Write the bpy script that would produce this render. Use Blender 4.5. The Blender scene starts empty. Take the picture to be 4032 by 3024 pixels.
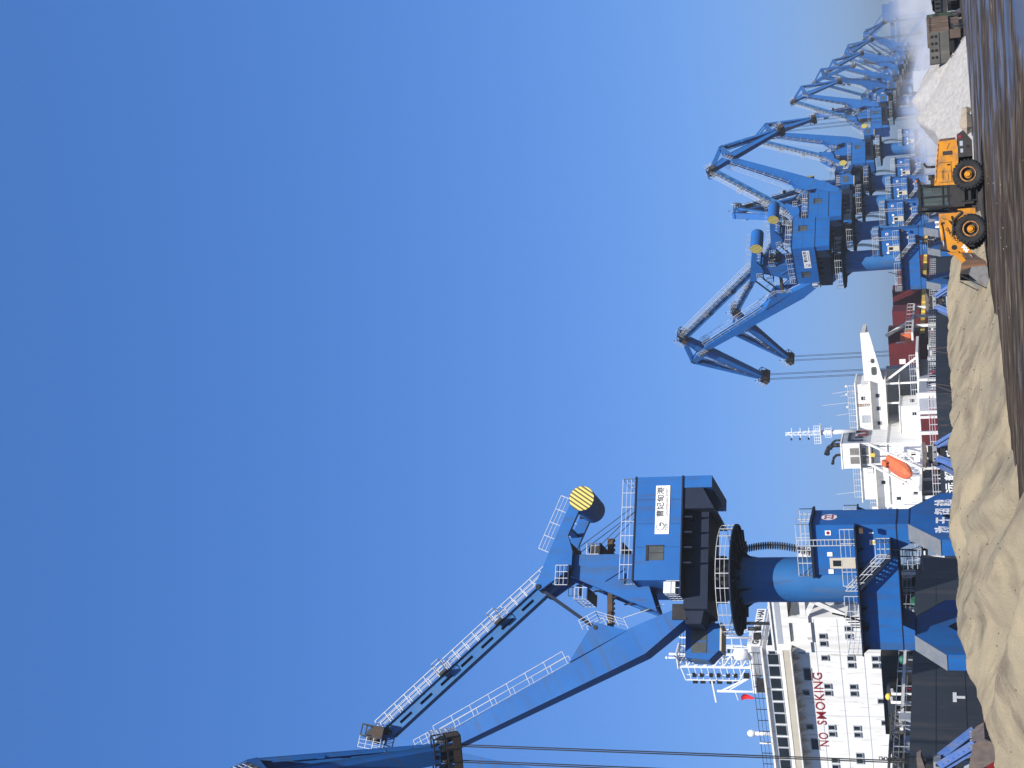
import bpy, math, random
from mathutils import Vector, Matrix, noise
random.seed(7)
R = math.radians
S = bpy.context.scene
COL = S.collection

# ------------------------------------------------------------------ camera
EYE = 1.85
th, ro = R(18.0), R(2.85)
r0 = Vector((1, 0, 0)); u0 = Vector((0, -math.sin(th), math.cos(th))); fw = Vector((0, math.cos(th), math.sin(th)))
rv = math.cos(ro) * r0 - math.sin(ro) * u0
uv = math.sin(ro) * r0 + math.cos(ro) * u0
cam = bpy.data.cameras.new('camera'); cam.lens = 48; cam.sensor_width = 36; cam.sensor_fit = 'HORIZONTAL'
cam.clip_start = 0.5; cam.clip_end = 20000
co = bpy.data.objects.new('camera', cam); COL.objects.link(co)
M = Matrix.Identity(4)
for i in range(3):
    M[i][0] = -uv[i]; M[i][1] = rv[i]; M[i][2] = -fw[i]
M[2][3] = EYE
co.matrix_world = M
S.camera = co

# ------------------------------------------------------------------ world, sun, exposure
SUN_EL, SUN_H = 47.0, 168.0
w = bpy.data.worlds.new('World'); S.world = w; w.use_nodes = True
nt = w.node_tree; nt.nodes.clear()
sky = nt.nodes.new('ShaderNodeTexSky'); sky.sky_type = 'NISHITA'; sky.sun_disc = False
sky.sun_elevation = R(SUN_EL); sky.sun_rotation = R(SUN_H); sky.altitude = 0
sky.air_density = 1.0; sky.dust_density = 1.2; sky.ozone_density = 6
bg = nt.nodes.new('ShaderNodeBackground'); bg.inputs[1].default_value = 0.089
wo = nt.nodes.new('ShaderNodeOutputWorld')
gmn = nt.nodes.new('ShaderNodeGamma')
gmn.inputs[1].default_value = 0.6
nt.links.new(sky.outputs[0], gmn.inputs[0])
tn = nt.nodes.new('ShaderNodeMixRGB')
tn.blend_type = 'MULTIPLY'
tn.inputs[0].default_value = 1
tn.inputs[2].default_value = (*(1.27, 1.50, 2.14), 1)
nt.links.new(gmn.outputs[0], tn.inputs[1])
hsv = nt.nodes.new('ShaderNodeHueSaturation')
hsv.inputs['Saturation'].default_value = 1.2
nt.links.new(tn.outputs[0], hsv.inputs['Color'])
nt.links.new(hsv.outputs[0], bg.inputs[0]); nt.links.new(bg.outputs[0], wo.inputs[0])
sd = Vector((math.sin(R(SUN_H)) * math.cos(R(SUN_EL)), math.cos(R(SUN_H)) * math.cos(R(SUN_EL)), math.sin(R(SUN_EL))))
sl = bpy.data.lights.new('sun', 'SUN'); sl.energy = 5.0; sl.angle = R(0.5); sl.color = (1.0, 0.955, 0.88)
so = bpy.data.objects.new('sun', sl); COL.objects.link(so)
so.rotation_euler = (-sd).to_track_quat('-Z', 'Y').to_euler(); so.location = (0, 0, 120)
S.view_settings.view_transform = 'Standard'; S.view_settings.look = 'None'
S.view_settings.exposure = 0.75; S.view_settings.gamma = 1.0
S.cycles.volume_step_rate = 2.0; S.cycles.volume_max_steps = 64
S.cycles.max_bounces = 6; S.cycles.volume_bounces = 1; S.cycles.transparent_max_bounces = 12

# ------------------------------------------------------------------ materials
MATS = {}
def mat(name, c1, c2=None, rough=0.5, scale=1.0, stretch=(1, 1, 1), bump=0.0, bscale=12.0, metal=0.0, spec=0.3,
        dirt=None, dscale=2.0, damt=0.3, dstretch=(1, 1, 0.12)):
    if name in MATS: return MATS[name]
    kf = lambda c: None if c is None else tuple(x * (0.76 if max(c) < 0.7 else 0.88) for x in c)
    c1, c2, dirt = kf(c1), kf(c2), kf(dirt)
    m = bpy.data.materials.new(name); m.use_nodes = True; N = m.node_tree.nodes; Lk = m.node_tree.links
    b = N['Principled BSDF']; b.inputs['Roughness'].default_value = rough; b.inputs['Metallic'].default_value = metal
    b.inputs['Specular IOR Level'].default_value = spec
    tc = N.new('ShaderNodeTexCoord')
    def nz(sc, st, det=5.0):
        mp = N.new('ShaderNodeMapping'); mp.inputs['Scale'].default_value = st
        n_ = N.new('ShaderNodeTexNoise'); n_.inputs['Scale'].default_value = sc; n_.inputs['Detail'].default_value = det
        Lk.new(tc.outputs['Object'], mp.inputs[0]); Lk.new(mp.outputs[0], n_.inputs['Vector']); return n_
    c2 = c2 or tuple(x * 0.86 for x in c1)
    n1 = nz(scale, stretch)
    cr = N.new('ShaderNodeValToRGB'); cr.color_ramp.elements[0].position = 0.35; cr.color_ramp.elements[1].position = 0.65
    cr.color_ramp.elements[0].color = (*c1, 1); cr.color_ramp.elements[1].color = (*c2, 1)
    Lk.new(n1.outputs['Fac'], cr.inputs[0]); out = cr.outputs[0]
    if dirt:
        n2 = nz(dscale, dstretch, 8.0)
        rp = N.new('ShaderNodeMapRange'); rp.inputs[1].default_value = 0.50; rp.inputs[2].default_value = 0.68
        rp.inputs[3].default_value = 0; rp.inputs[4].default_value = damt
        Lk.new(n2.outputs['Fac'], rp.inputs[0])
        mx = N.new('ShaderNodeMixRGB'); mx.inputs[2].default_value = (*dirt, 1)
        Lk.new(rp.outputs[0], mx.inputs[0]); Lk.new(out, mx.inputs[1]); out = mx.outputs[0]
    if name in ('blue_paint', 'blue_paint_faded', 'white_ship_paint', 'grey_hull_paint', 'navy_hull_paint', 'yellow_machine_paint'):
        n4 = nz(1.9, (1.6, 1.6, 0.22), 9.0); r4 = N.new('ShaderNodeMapRange'); r4.inputs[1].default_value = 0.60; r4.inputs[2].default_value = 0.70
        r4.inputs[3].default_value = 0; r4.inputs[4].default_value = 0.42; Lk.new(n4.outputs['Fac'], r4.inputs[0])
        m4 = N.new('ShaderNodeMixRGB'); m4.inputs[2].default_value = (0.16, 0.085, 0.045, 1) if name != 'blue_paint' and name != 'blue_paint_faded' else (0.05, 0.05, 0.06, 1)
        Lk.new(r4.outputs[0], m4.inputs[0]); Lk.new(out, m4.inputs[1]); out = m4.outputs[0]
    Lk.new(out, b.inputs['Base Color'])
    if bump:
        n3 = nz(bscale, (1, 1, 1), 6.0)
        bp = N.new('ShaderNodeBump'); bp.inputs['Strength'].default_value = bump; bp.inputs['Distance'].default_value = 0.05
        Lk.new(n3.outputs['Fac'], bp.inputs['Height']); Lk.new(bp.outputs[0], b.inputs['Normal'])
    MATS[name] = m
    return m
BLUE = mat('blue_paint', (0.006, 0.112, 0.385), (0.010, 0.132, 0.43), 0.6, 0.35, dirt=(0.045, 0.085, 0.15), damt=0.5, dscale=1.1)
BLUE2 = mat('blue_paint_faded', (0.017, 0.128, 0.36), (0.022, 0.148, 0.39), 0.6, 0.5, dirt=(0.10, 0.14, 0.20), damt=0.4)
NAVY = mat('dark_blue_paint_and_shade', (0.002, 0.010, 0.032), (0.004, 0.014, 0.042), 0.7, 0.8)  # near-black: shade on the crane undersides is put into this colour
WRAIL = mat('galvanised_rail', (0.62, 0.64, 0.66), (0.5, 0.52, 0.54), 0.4, 2.0)
STEELD = mat('dark_steel', (0.015, 0.016, 0.018), (0.03, 0.03, 0.03), 0.6, 2.0)
RUST = mat('rusty_steel', (0.10, 0.06, 0.04), (0.06, 0.045, 0.04), 0.8, 3.0, dirt=(0.3, 0.13, 0.05), damt=0.6, dscale=3)
WHITE = mat('white_ship_paint', (0.80, 0.79, 0.75), (0.76, 0.75, 0.71), 0.45, 0.3, dirt=(0.45, 0.40, 0.33), damt=0.3, dscale=0.9)
WHITE2 = mat('white_mast_paint', (0.78, 0.80, 0.82), (0.7, 0.73, 0.76), 0.4, 1.0)
GREYP = mat('pale_grey_paint_and_shade', (0.42, 0.45, 0.50), (0.36, 0.40, 0.45), 0.5, 0.5)
HULL = mat('grey_hull_paint', (0.040, 0.050, 0.062), (0.033, 0.042, 0.054), 0.5, 0.15, dirt=(0.09, 0.085, 0.085), damt=0.5, dscale=0.7)
HULL2 = mat('navy_hull_paint', (0.014, 0.022, 0.036), (0.019, 0.028, 0.042), 0.5, 0.15, dirt=(0.06, 0.06, 0.06), damt=0.4, dscale=0.7)
REDH = mat('red_antifouling', (0.42, 0.02, 0.02), (0.33, 0.02, 0.02), 0.6, 0.5)
MAROON = mat('maroon_hatch_paint', (0.14, 0.014, 0.016), (0.11, 0.012, 0.014), 0.55, 0.4, dirt=(0.1, 0.02, 0.02), damt=0.4)
GLASS = mat('dark_glass', (0.010, 0.013, 0.015), (0.02, 0.025, 0.028), 0.12, 1.0)
GLASSG = mat('dusty_glass', (0.10, 0.11, 0.10), (0.07, 0.08, 0.08), 0.3, 1.0)
BLACK = mat('black_paint_and_shade', (0.008, 0.008, 0.008), (0.015, 0.015, 0.015), 0.6, 2.0)
YEL = mat('yellow_machine_paint', (0.66, 0.27, 0.012), (0.58, 0.23, 0.014), 0.5, 0.9, dirt=(0.22, 0.14, 0.08), damt=0.75, dscale=2.2, dstretch=(1, 1, 1))
YELB = mat('yellow_paint', (0.80, 0.56, 0.08), (0.74, 0.50, 0.07), 0.5, 1.0)
ORNG = mat('orange_lifeboat', (0.66, 0.165, 0.06), (0.60, 0.14, 0.05), 0.4, 1.0, dirt=(0.4, 0.1, 0.05), damt=0.3)
RUBB = mat('tyre_rubber', (0.016, 0.017, 0.019), (0.03, 0.03, 0.03), 0.85, 4.0, bump=0.3, bscale=20)
SAND = mat('sand', (0.345, 0.285, 0.185), (0.25, 0.215, 0.15), 0.95, 0.35, bump=1.0, bscale=14, dirt=(0.14, 0.115, 0.085), damt=0.8, dscale=0.55, dstretch=(1, 1, 1), spec=0.1)
PILEM = mat('grey_gravel', (0.40, 0.385, 0.36), (0.31, 0.30, 0.285), 0.95, 3.0, bump=1.0, bscale=9, dirt=(0.5, 0.45, 0.38), damt=0.35, dscale=4.0, dstretch=(1, 1, 1), spec=0.1)
CLOD = mat('clod', (0.20, 0.16, 0.115), (0.13, 0.11, 0.085), .95, 3.0)
CONC = mat('concrete', (0.36, 0.30, 0.22), (0.28, 0.24, 0.19), 0.9, 1.5, bump=0.2)
BRTRUCK = mat('brown_truck_body', (0.11, 0.075, 0.055), (0.15, 0.10, 0.08), 0.8, 1.5, dirt=(0.30, 0.24, 0.18), damt=0.6, dscale=2)
GRTRUCK = mat('dusty_grey_steel', (0.12, 0.115, 0.10), (0.09, 0.09, 0.08), 0.8, 1.5, dirt=(0.2, 0.18, 0.15), damt=0.5, dscale=2)
GREEN = mat('green_tarpaulin', (0.025, 0.06, 0.03), (0.06, 0.09, 0.05), 0.9, 2.5)
GREENM = mat('green_machinery', (0.02, 0.14, 0.08), (0.03, 0.16, 0.09), 0.5, 2.5)
BUCK = mat('worn_bucket_steel', (0.15, 0.15, 0.15), (0.26, 0.26, 0.26), .55, 3.0, dirt=(.10, .07, .05), damt=.7, dscale=3, dstretch=(1, 1, 1))
SILV = mat('worn_bright_steel', (0.42, 0.43, 0.44), (0.28, 0.29, 0.30), 0.5, 2.5, metal=0.3)
SIGNW = mat('sign_white', (0.82, 0.82, 0.82), (0.8, 0.8, 0.8), 0.5, 1)
REDM = mat('red_marking', (0.30, 0.012, 0.03), (0.26, 0.012, 0.03), 0.5, 1)
FLAGM = mat('red_flag_cloth', (0.65, 0.01, 0.02), (0.55, 0.01, 0.02), 0.8, 1)
MESHM = mat('brown_mesh_screen', (0.09, 0.06, 0.042), (0.06, 0.045, 0.035), 0.9, 6, dstretch=(1, 1, 1))
CREAM = mat('cream_paint', (0.62, 0.56, 0.44), (0.56, 0.51, 0.4), 0.6, 1)
GRABB = mat('pale_blue_paint', (0.08, 0.17, 0.45), (0.11, 0.20, 0.45), 0.4, 1.2, dirt=(0.25, 0.22, 0.2), damt=0.5)
GRABD = mat('worn_brown_steel', (0.16, 0.13, 0.115), (0.11, 0.095, 0.09), 0.7, 2, dirt=(0.3, 0.2, 0.14), damt=0.5)
DOME = mat('olive_glass_dome', (0.16, 0.15, 0.13), (0.12, 0.12, 0.11), 0.2, 1)
LOUV = mat('louvre_brown', (0.06, 0.045, 0.035), (0.08, 0.06, 0.04), 0.8, 1)

def stripes_mat():
    m = bpy.data.materials.new('hazard_stripes'); m.use_nodes = True; N = m.node_tree.nodes; Lk = m.node_tree.links
    b = N['Principled BSDF']; b.inputs['Roughness'].default_value = 0.5
    tc = N.new('ShaderNodeTexCoord'); sx = N.new('ShaderNodeSeparateXYZ'); Lk.new(tc.outputs['Object'], sx.inputs[0])
    a = N.new('ShaderNodeMath'); a.operation = 'MULTIPLY'; a.inputs[1].default_value = 0.80
    c = N.new('ShaderNodeMath'); c.operation = 'MULTIPLY_ADD'; c.inputs[1].default_value = 0.62
    Lk.new(sx.outputs['X'], a.inputs[0]); Lk.new(sx.outputs['Z'], c.inputs[0]); Lk.new(a.outputs[0], c.inputs[2])
    d = N.new('ShaderNodeMath'); d.operation = 'MULTIPLY'; d.inputs[1].default_value = 3.05; Lk.new(c.outputs[0], d.inputs[0])
    f = N.new('ShaderNodeMath'); f.operation = 'FRACT'; Lk.new(d.outputs[0], f.inputs[0])
    g = N.new('ShaderNodeMath'); g.operation = 'GREATER_THAN'; g.inputs[1].default_value = 0.46; Lk.new(f.outputs[0], g.inputs[0])
    mx = N.new('ShaderNodeMixRGB'); mx.inputs[1].default_value = (0.09, 0.075, 0.03, 1); mx.inputs[2].default_value = (0.66, 0.52, 0.11, 1)
    Lk.new(g.outputs[0], mx.inputs[0]); Lk.new(mx.outputs[0], b.inputs['Base Color']); return m
STRIPE = stripes_mat()

def ground_mat():
    m = bpy.data.materials.new('wet_yard_ground'); m.use_nodes = True; N = m.node_tree.nodes; Lk = m.node_tree.links
    b = N['Principled BSDF']; tc = N.new('ShaderNodeTexCoord'); b.inputs['Specular IOR Level'].default_value = 0.25
    def nz(sc, st, det=6, rot=0.0):
        mp = N.new('ShaderNodeMapping'); mp.inputs['Scale'].default_value = st; mp.inputs['Rotation'].default_value = (0, 0, rot)
        n_ = N.new('ShaderNodeTexNoise'); n_.inputs['Scale'].default_value = sc; n_.inputs['Detail'].default_value = det
        n_.inputs['Roughness'].default_value = 0.62; n_.inputs['Distortion'].default_value = 0.6
        Lk.new(tc.outputs['Object'], mp.inputs[0]); Lk.new(mp.outputs[0], n_.inputs['Vector']); return n_.outputs['Fac']
    def ramp(src, stops):
        c = N.new('ShaderNodeValToRGB'); e = c.color_ramp.elements
        while len(e) < len(stops): e.new(0.5)
        for el, (p, col) in zip(e, stops): el.position = p; el.color = (*col, 1)
        Lk.new(src, c.inputs[0]); return c.outputs[0]
    mud = ramp(nz(0.7, (0.7, 0.85, 1), 11, 0.12), [(0.38, (0.011, 0.008, 0.006)), (0.51, (0.028, 0.020, 0.014)), (0.62, (0.070, 0.054, 0.040)), (0.75, (0.21, 0.175, 0.135))])
    dry = ramp(nz(1.7, (0.35, 1, 1), 8), [(0.35, (0.075, 0.056, 0.038)), (0.65, (0.15, 0.115, 0.08))])
    # dry strip close to the camera and by the toe of the heap: follows the plan position, with a ragged edge
    big = nz(0.05, (1, 1, 1), 4)
    dm = N.new('ShaderNodeMapRange'); dm.inputs[1].default_value = 0.52; dm.inputs[2].default_value = 0.66; Lk.new(big, dm.inputs[0])
    sep = N.new('ShaderNodeSeparateXYZ'); Lk.new(tc.outputs['Object'], sep.inputs[0])
    near = N.new('ShaderNodeMapRange'); near.inputs[1].default_value = 36; near.inputs[2].default_value = 24; Lk.new(sep.outputs['Y'], near.inputs[0])
    add = N.new('ShaderNodeMath'); add.operation = 'MAXIMUM'; Lk.new(near.outputs[0], add.inputs[0])
    h = N.new('ShaderNodeMath'); h.operation = 'MULTIPLY'; h.inputs[1].default_value = 0.35; Lk.new(dm.outputs[0], h.inputs[0]); Lk.new(h.outputs[0], add.inputs[1])
    mx = N.new('ShaderNodeMixRGB'); Lk.new(add.outputs[0], mx.inputs[0]); Lk.new(mud, mx.inputs[1]); Lk.new(dry, mx.inputs[2])
    wv = N.new('ShaderNodeTexWave'); wv.wave_type = 'BANDS'; wv.bands_direction = 'Y'; wv.inputs['Scale'].default_value = 0.42; wv.inputs['Distortion'].default_value = 9.0
    wv.inputs['Detail'].default_value = 4; wv.inputs['Detail Scale'].default_value = 0.25; wv.inputs['Detail Roughness'].default_value = 0.7
    wm = N.new('ShaderNodeMapping'); wm.inputs['Rotation'].default_value = (0, 0, 0.5); Lk.new(tc.outputs['Object'], wm.inputs[0]); Lk.new(wm.outputs[0], wv.inputs['Vector'])
    wq = N.new('ShaderNodeMapRange'); wq.inputs[1].default_value = 0.72; wq.inputs[2].default_value = 0.95; wq.inputs[4].default_value = 0.32; Lk.new(wv.outputs['Fac'], wq.inputs[0])
    w5 = N.new('ShaderNodeMixRGB'); w5.inputs[2].default_value = (0.17, 0.135, 0.10, 1); Lk.new(wq.outputs[0], w5.inputs[0]); Lk.new(mx.outputs[0], w5.inputs[1])
    Lk.new(w5.outputs[0], b.inputs['Base Color'])
    wet = N.new('ShaderNodeMapRange'); wet.inputs[1].default_value = 0.52; wet.inputs[2].default_value = 0.64; wet.inputs[3].default_value = 1.0; wet.inputs[4].default_value = 0.3
    wz = N.new('ShaderNodeMath'); wz.operation = 'MULTIPLY_ADD'; wz.inputs[1].default_value = -0.13; Lk.new(sep.outputs['Y'], wz.inputs[0]); Lk.new(sep.outputs['X'], wz.inputs[2])
    wr = N.new('ShaderNodeMapRange'); wr.inputs[1].default_value = -3.0; wr.inputs[2].default_value = 2.5; wr.inputs[3].default_value = -0.07; wr.inputs[4].default_value = 0.07; Lk.new(wz.outputs[0], wr.inputs[0])
    wa = N.new('ShaderNodeMath'); wa.operation = 'ADD'; Lk.new(nz(0.32, (0.5, 0.7, 1), 9, 0.15), wa.inputs[0]); Lk.new(wr.outputs[0], wa.inputs[1]); Lk.new(wa.outputs[0], wet.inputs[0])
    rmax = N.new('ShaderNodeMath'); rmax.operation = 'MAXIMUM'; Lk.new(wet.outputs[0], rmax.inputs[0])
    nr = N.new('ShaderNodeMath'); nr.operation = 'MULTIPLY'; nr.inputs[1].default_value = 0.9; Lk.new(near.outputs[0], nr.inputs[0]); Lk.new(nr.outputs[0], rmax.inputs[1])
    Lk.new(rmax.outputs[0], b.inputs['Roughness'])
    sp_ = N.new('ShaderNodeMapRange'); sp_.inputs[1].default_value = 0.3; sp_.inputs[2].default_value = 0.9; sp_.inputs[3].default_value = 0.5; sp_.inputs[4].default_value = 0.04
    Lk.new(rmax.outputs[0], sp_.inputs[0]); Lk.new(sp_.outputs[0], b.inputs['Specular IOR Level'])
    bp = N.new('ShaderNodeBump'); bp.inputs['Strength'].default_value = 0.5; bp.inputs['Distance'].default_value = 0.06
    Lk.new(nz(2.2, (0.4, 1, 1), 8), bp.inputs['Height']); Lk.new(bp.outputs[0], b.inputs['Normal'])
    return m

# ------------------------------------------------------------------ mesh helpers
class MB:
    def __init__(s): s.v = []; s.f = []; s.mi = []; s.mats = []; s.cur = 0; s.sm = []
    def m(s, mt):
        if mt not in s.mats: s.mats.append(mt)
        s.cur = s.mats.index(mt); return s
    def face(s, idx, smooth=False): s.f.append(idx); s.mi.append(s.cur); s.sm.append(smooth)
    def hexa(s, p):                     # 8 points: bottom 0-3, top 4-7
        o = len(s.v); s.v += [tuple(q) for q in p]
        for q in ((3, 2, 1, 0), (4, 5, 6, 7), (0, 1, 5, 4), (1, 2, 6, 5), (2, 3, 7, 6), (3, 0, 4, 7)): s.face([o + i for i in q])
        return s
    def box(s, x0, x1, y0, y1, z0, z1):
        return s.hexa([(x0, y0, z0), (x1, y0, z0), (x1, y1, z0), (x0, y1, z0), (x0, y0, z1), (x1, y0, z1), (x1, y1, z1), (x0, y1, z1)])
    def bar(s, a, b, w=0.06, h=None, up=(0, 0, 1)):   # rectangular bar between two points
        a = Vector(a); b = Vector(b); h = h or w; d = (b - a)
        if d.length < 1e-6: return s
        d.normalize(); upv = Vector(up)
        if abs(d.dot(upv)) > 0.98: upv = Vector((1, 0, 0)) if abs(d.x) < 0.9 else Vector((0, 1, 0))
        sx = d.cross(upv).normalized() * (w / 2); sy = sx.cross(d).normalized() * (h / 2)
        return s.hexa([a - sx - sy, b - sx - sy, b + sx - sy, a + sx - sy, a - sx + sy, b - sx + sy, b + sx + sy, a + sx + sy])
    def tube(s, a, b, r, n=12, r2=None, caps=True, a0=0, a1=360):
        a = Vector(a); b = Vector(b); r2 = r if r2 is None else r2; d = (b - a).normalized()
        t = Vector((0, 0, 1)) if abs(d.z) < 0.9 else Vector((1, 0, 0))
        x = d.cross(t).normalized(); y = d.cross(x); o = len(s.v)
        for i in range(n):
            c, q = math.cos(2 * math.pi * i / n), math.sin(2 * math.pi * i / n)
            s.v.append(tuple(a + (x * c + y * q) * r)); s.v.append(tuple(b + (x * c + y * q) * r2))
        for i in range(n):
            j = (i + 1) % n; s.face([o + 2 * i, o + 2 * i + 1, o + 2 * j + 1, o + 2 * j], n > 7)
        if caps:
            s.face([o + 2 * i for i in range(n)]); s.face([o + 2 * i + 1 for i in range(n - 1, -1, -1)])
        return s
    def prism(s, pts, y0, y1, plane='xz'):            # polygon in a plane, extruded along the third axis
        n = len(pts); o = len(s.v)
        for yy in (y0, y1):
            for p in pts:
                s.v.append({'xz': (p[0], yy, p[1]), 'yz': (yy, p[0], p[1]), 'xy': (p[0], p[1], yy)}[plane])
        s.face(list(range(o, o + n))); s.face(list(range(o + 2 * n - 1, o + n - 1, -1)))
        for i in range(n):
            j = (i + 1) % n; s.face([o + j, o + i, o + n + i, o + n + j])
        return s
    def loft(s, secs):                                # list of equal-length rings
        n = len(secs[0]); o = len(s.v)
        for r_ in secs: s.v += [tuple(p) for p in r_]
        for k in range(len(secs) - 1):
            for i in range(n):
                j = (i + 1) % n; s.face([o + k * n + i, o + k * n + j, o + (k + 1) * n + j, o + (k + 1) * n + i])
        s.face([o + i for i in range(n - 1, -1, -1)]); s.face([o + (len(secs) - 1) * n + i for i in range(n)])
        return s
    def rail(s, path, h=1.1, r=0.043, step=1.2, up=(0, 0, 1), rows=3, closed=False):
        P = [Vector(p) for p in path]; up = Vector(up)
        if closed: P.append(P[0])
        for a, b in zip(P[:-1], P[1:]):
            L = (b - a).length; k = max(1, round(L / step))
            for i in range(k + 1):
                q = a.lerp(b, i / k); s.bar(q, q + up * h, r * 1.25, up=(b - a))
            for j in range(rows):
                o_ = up * (h * (1 - j / rows)); s.bar(a + o_, b + o_, r * (1.1 if j == 0 else 0.75))
        return s
    def sphere(s, c, r, n=12, sz=(1, 1, 1)):
        o = len(s.v); k = n // 2
        for i in range(k + 1):
            for j in range(n):
                a = math.pi * i / k; b = 2 * math.pi * j / n
                s.v.append((c[0] + r * sz[0] * math.sin(a) * math.cos(b), c[1] + r * sz[1] * math.sin(a) * math.sin(b), c[2] + r * sz[2] * math.cos(a)))
        for i in range(k):
            for j in range(n):
                s.face([o + i * n + j, o + (i + 1) * n + j, o + (i + 1) * n + (j + 1) % n, o + i * n + (j + 1) % n], True)
        return s
    def mesh(s, name):
        me = bpy.data.meshes.new(name); me.from_pydata(s.v, [], s.f)
        for mt in s.mats or [BLUE]: me.materials.append(mt)
        me.polygons.foreach_set('material_index', s.mi); me.polygons.foreach_set('use_smooth', s.sm)
        me.update(); return me
def link(name, me, parent=None, mtx=None, **tags):
    o = bpy.data.objects.new(name, me); COL.objects.link(o)
    if parent: o.parent = parent
    if mtx is not None: o.matrix_basis = mtx
    for k, v in tags.items(): o[k] = v
    return o
def thing(name, label, cat, loc=(0, 0, 0), rz=0.0, group=None):
    o = bpy.data.objects.new(name, None); COL.objects.link(o); o.location = loc; o.rotation_euler = (0, 0, rz)
    o.empty_display_size = 0.5
    o['label'] = label; o['category'] = cat
    if group: o['group'] = group
    return o
def part(name, mb, parent, mtx=None, **t): return link(name, mb.mesh(name), parent, mtx, **t)
T_ = Matrix.Translation
def RZ(a): return Matrix.Rotation(a, 4, 'Z')
def RY(a): return Matrix.Rotation(a, 4, 'Y')
def RX(a): return Matrix.Rotation(a, 4, 'X')
def text_mesh(body, size, thick=0.01, bold=0.0, xs=1.0, sp=1.0):
    cu = bpy.data.curves.new('lettering', 'FONT'); cu.body = body; cu.size = size; cu.extrude = thick; cu.offset = bold
    cu.align_x = 'CENTER'; cu.align_y = 'CENTER'; cu.resolution_u = 3; cu.space_character = sp
    o = bpy.data.objects.new('tmp', cu); COL.objects.link(o)
    dg = bpy.context.evaluated_depsgraph_get(); me = bpy.data.meshes.new_from_object(o.evaluated_get(dg))
    bpy.data.objects.remove(o); bpy.data.curves.remove(cu)
    if xs != 1.0:
        for v in me.vertices: v.co.x *= xs
    return me
def lettering(body, size, material, parent, mtx, thick=0.012, bold=0.0, xs=1.0, sp=1.0):
    me = text_mesh(body, size, thick, bold, xs, sp); me.materials.clear(); me.materials.append(material)
    return link('lettering', me, parent, mtx)
def face_mtx(origin, right, up):                      # text plane: x = right, y = up
    r_ = Vector(right).normalized(); u_ = Vector(up).normalized(); n_ = r_.cross(u_)
    m_ = Matrix.Identity(4)
    for i in range(3): m_[i][0] = r_[i]; m_[i][1] = u_[i]; m_[i][2] = n_[i]; m_[i][3] = origin[i]
    return m_

# ------------------------------------------------------------------ the quay frame
QH = 14.8
q3 = Vector((math.sin(R(QH)), math.cos(R(QH)), 0)); n3 = Vector((-q3.y, q3.x, 0))
P1 = Vector((-17.26, 114.0, 0))
def QP(t, n, z=0): return P1 + q3 * t + n3 * n + Vector((0, 0, z))
QRZ = math.pi / 2 - R(QH)                             # local x = along the quay, local y = seaward
def struct(name, mb, mtx=None): return link(name, mb.mesh(name), None, mtx, kind='structure')

# ground and water
g = MB().m(ground_mat()); a = [QP(-1500, -2500), QP(9000, -4500), QP(9000, 13.5), QP(-1500, 13.5)]
g.v += [tuple(p) for p in a]; g.face([0, 1, 2, 3]); b = [p - Vector((0, 0, 4)) for p in a[2:]]
g.v += [tuple(p) for p in b]; g.m(CONC); g.face([3, 2, 4, 5]); struct('ground', g)
WAT = mat('sea_water', (0.02, 0.05, 0.06), (0.03, 0.06, 0.07), 0.15, 0.1, bump=0.4, bscale=0.6)
g = MB().m(WAT); g.v += [tuple(QP(-2000, 10, -3)), tuple(QP(9000, 10, -3)), tuple(QP(9000, 9000, -3)), tuple(QP(-2000, 9000, -3))]; g.face([0, 1, 2, 3]); struct('water', g)
for k, nn in enumerate((-5.2, 5.2)):
    g = MB().m(STEELD).box(-120, 700, -0.04, 0.04, 0.0, 0.1); g.m(CONC).box(-120, 700, -0.35, 0.35, 0.004, 0.03)
    struct('crane_rail', g, T_(QP(0, nn)) @ RZ(QRZ))

# ------------------------------------------------------------------ sand heap (height field of ridges)
def seg_d(x, y, a, b):
    dx, dy = b[0] - a[0], b[1] - a[1]; t = max(0, min(1, ((x - a[0]) * dx + (y - a[1]) * dy) / (dx * dx + dy * dy + 1e-9)))
    return math.hypot(x - a[0] - t * dx, y - a[1] - t * dy), a[2] + (b[2] - a[2]) * t
def heap(name, ridges, x0, x1, y0, y1, st, material, label, cat, amp=0.12, nsc=0.5, fine=0.03, shear=0.0):
    nx, ny = int((x1 - x0) / st) + 1, int((y1 - y0) / st) + 1; H = []; mb = MB().m(material)
    for j in range(ny):
        y = y0 + j * st
        for i in range(nx):
            x = x0 + i * st + shear * (y - y0)
            wx = x + 0.45 * noise.noise(Vector((x * 0.3, y * 0.3, 3.1))); wy = y + 0.6 * noise.noise(Vector((x * 0.3, y * 0.3, 9.7)))
            h = -9
            for pts, sl_ in ridges:
                for a, b in zip(pts[:-1], pts[1:]):
                    d, hh = seg_d(wx, wy, a, b); h = max(h, hh - sl_ * max(0, d - 0.12))
            if h > -0.4:
                rg = 1 - abs(noise.noise(Vector((x * .55 + 4, y * .28, 5.0)))) * 2; h += amp * noise.fractal(Vector((x * nsc, y * nsc, 1.7)), 0.7, 2.1, 6) + fine * noise.noise(Vector((x * 5, y * 5, 0))) + fine * 1.2 * noise.noise(Vector((x * 2.4, y * 2.4, 7))) + amp * .35 * rg * rg
            H.append(max(h, -0.12)); mb.v.append((x, y, H[-1]))
    for j in range(ny - 1):
        for i in range(nx - 1):
            k = j * nx + i
            if max(H[k], H[k + 1], H[k + nx], H[k + nx + 1]) > -0.05: mb.face([k, k + 1, k + nx + 1, k + nx], True)
    o = part(name, mb, None); o['label'] = label; o['category'] = cat; return o
def pk(f, k, D): return (f * D, D, EYE + k * D)
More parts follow.
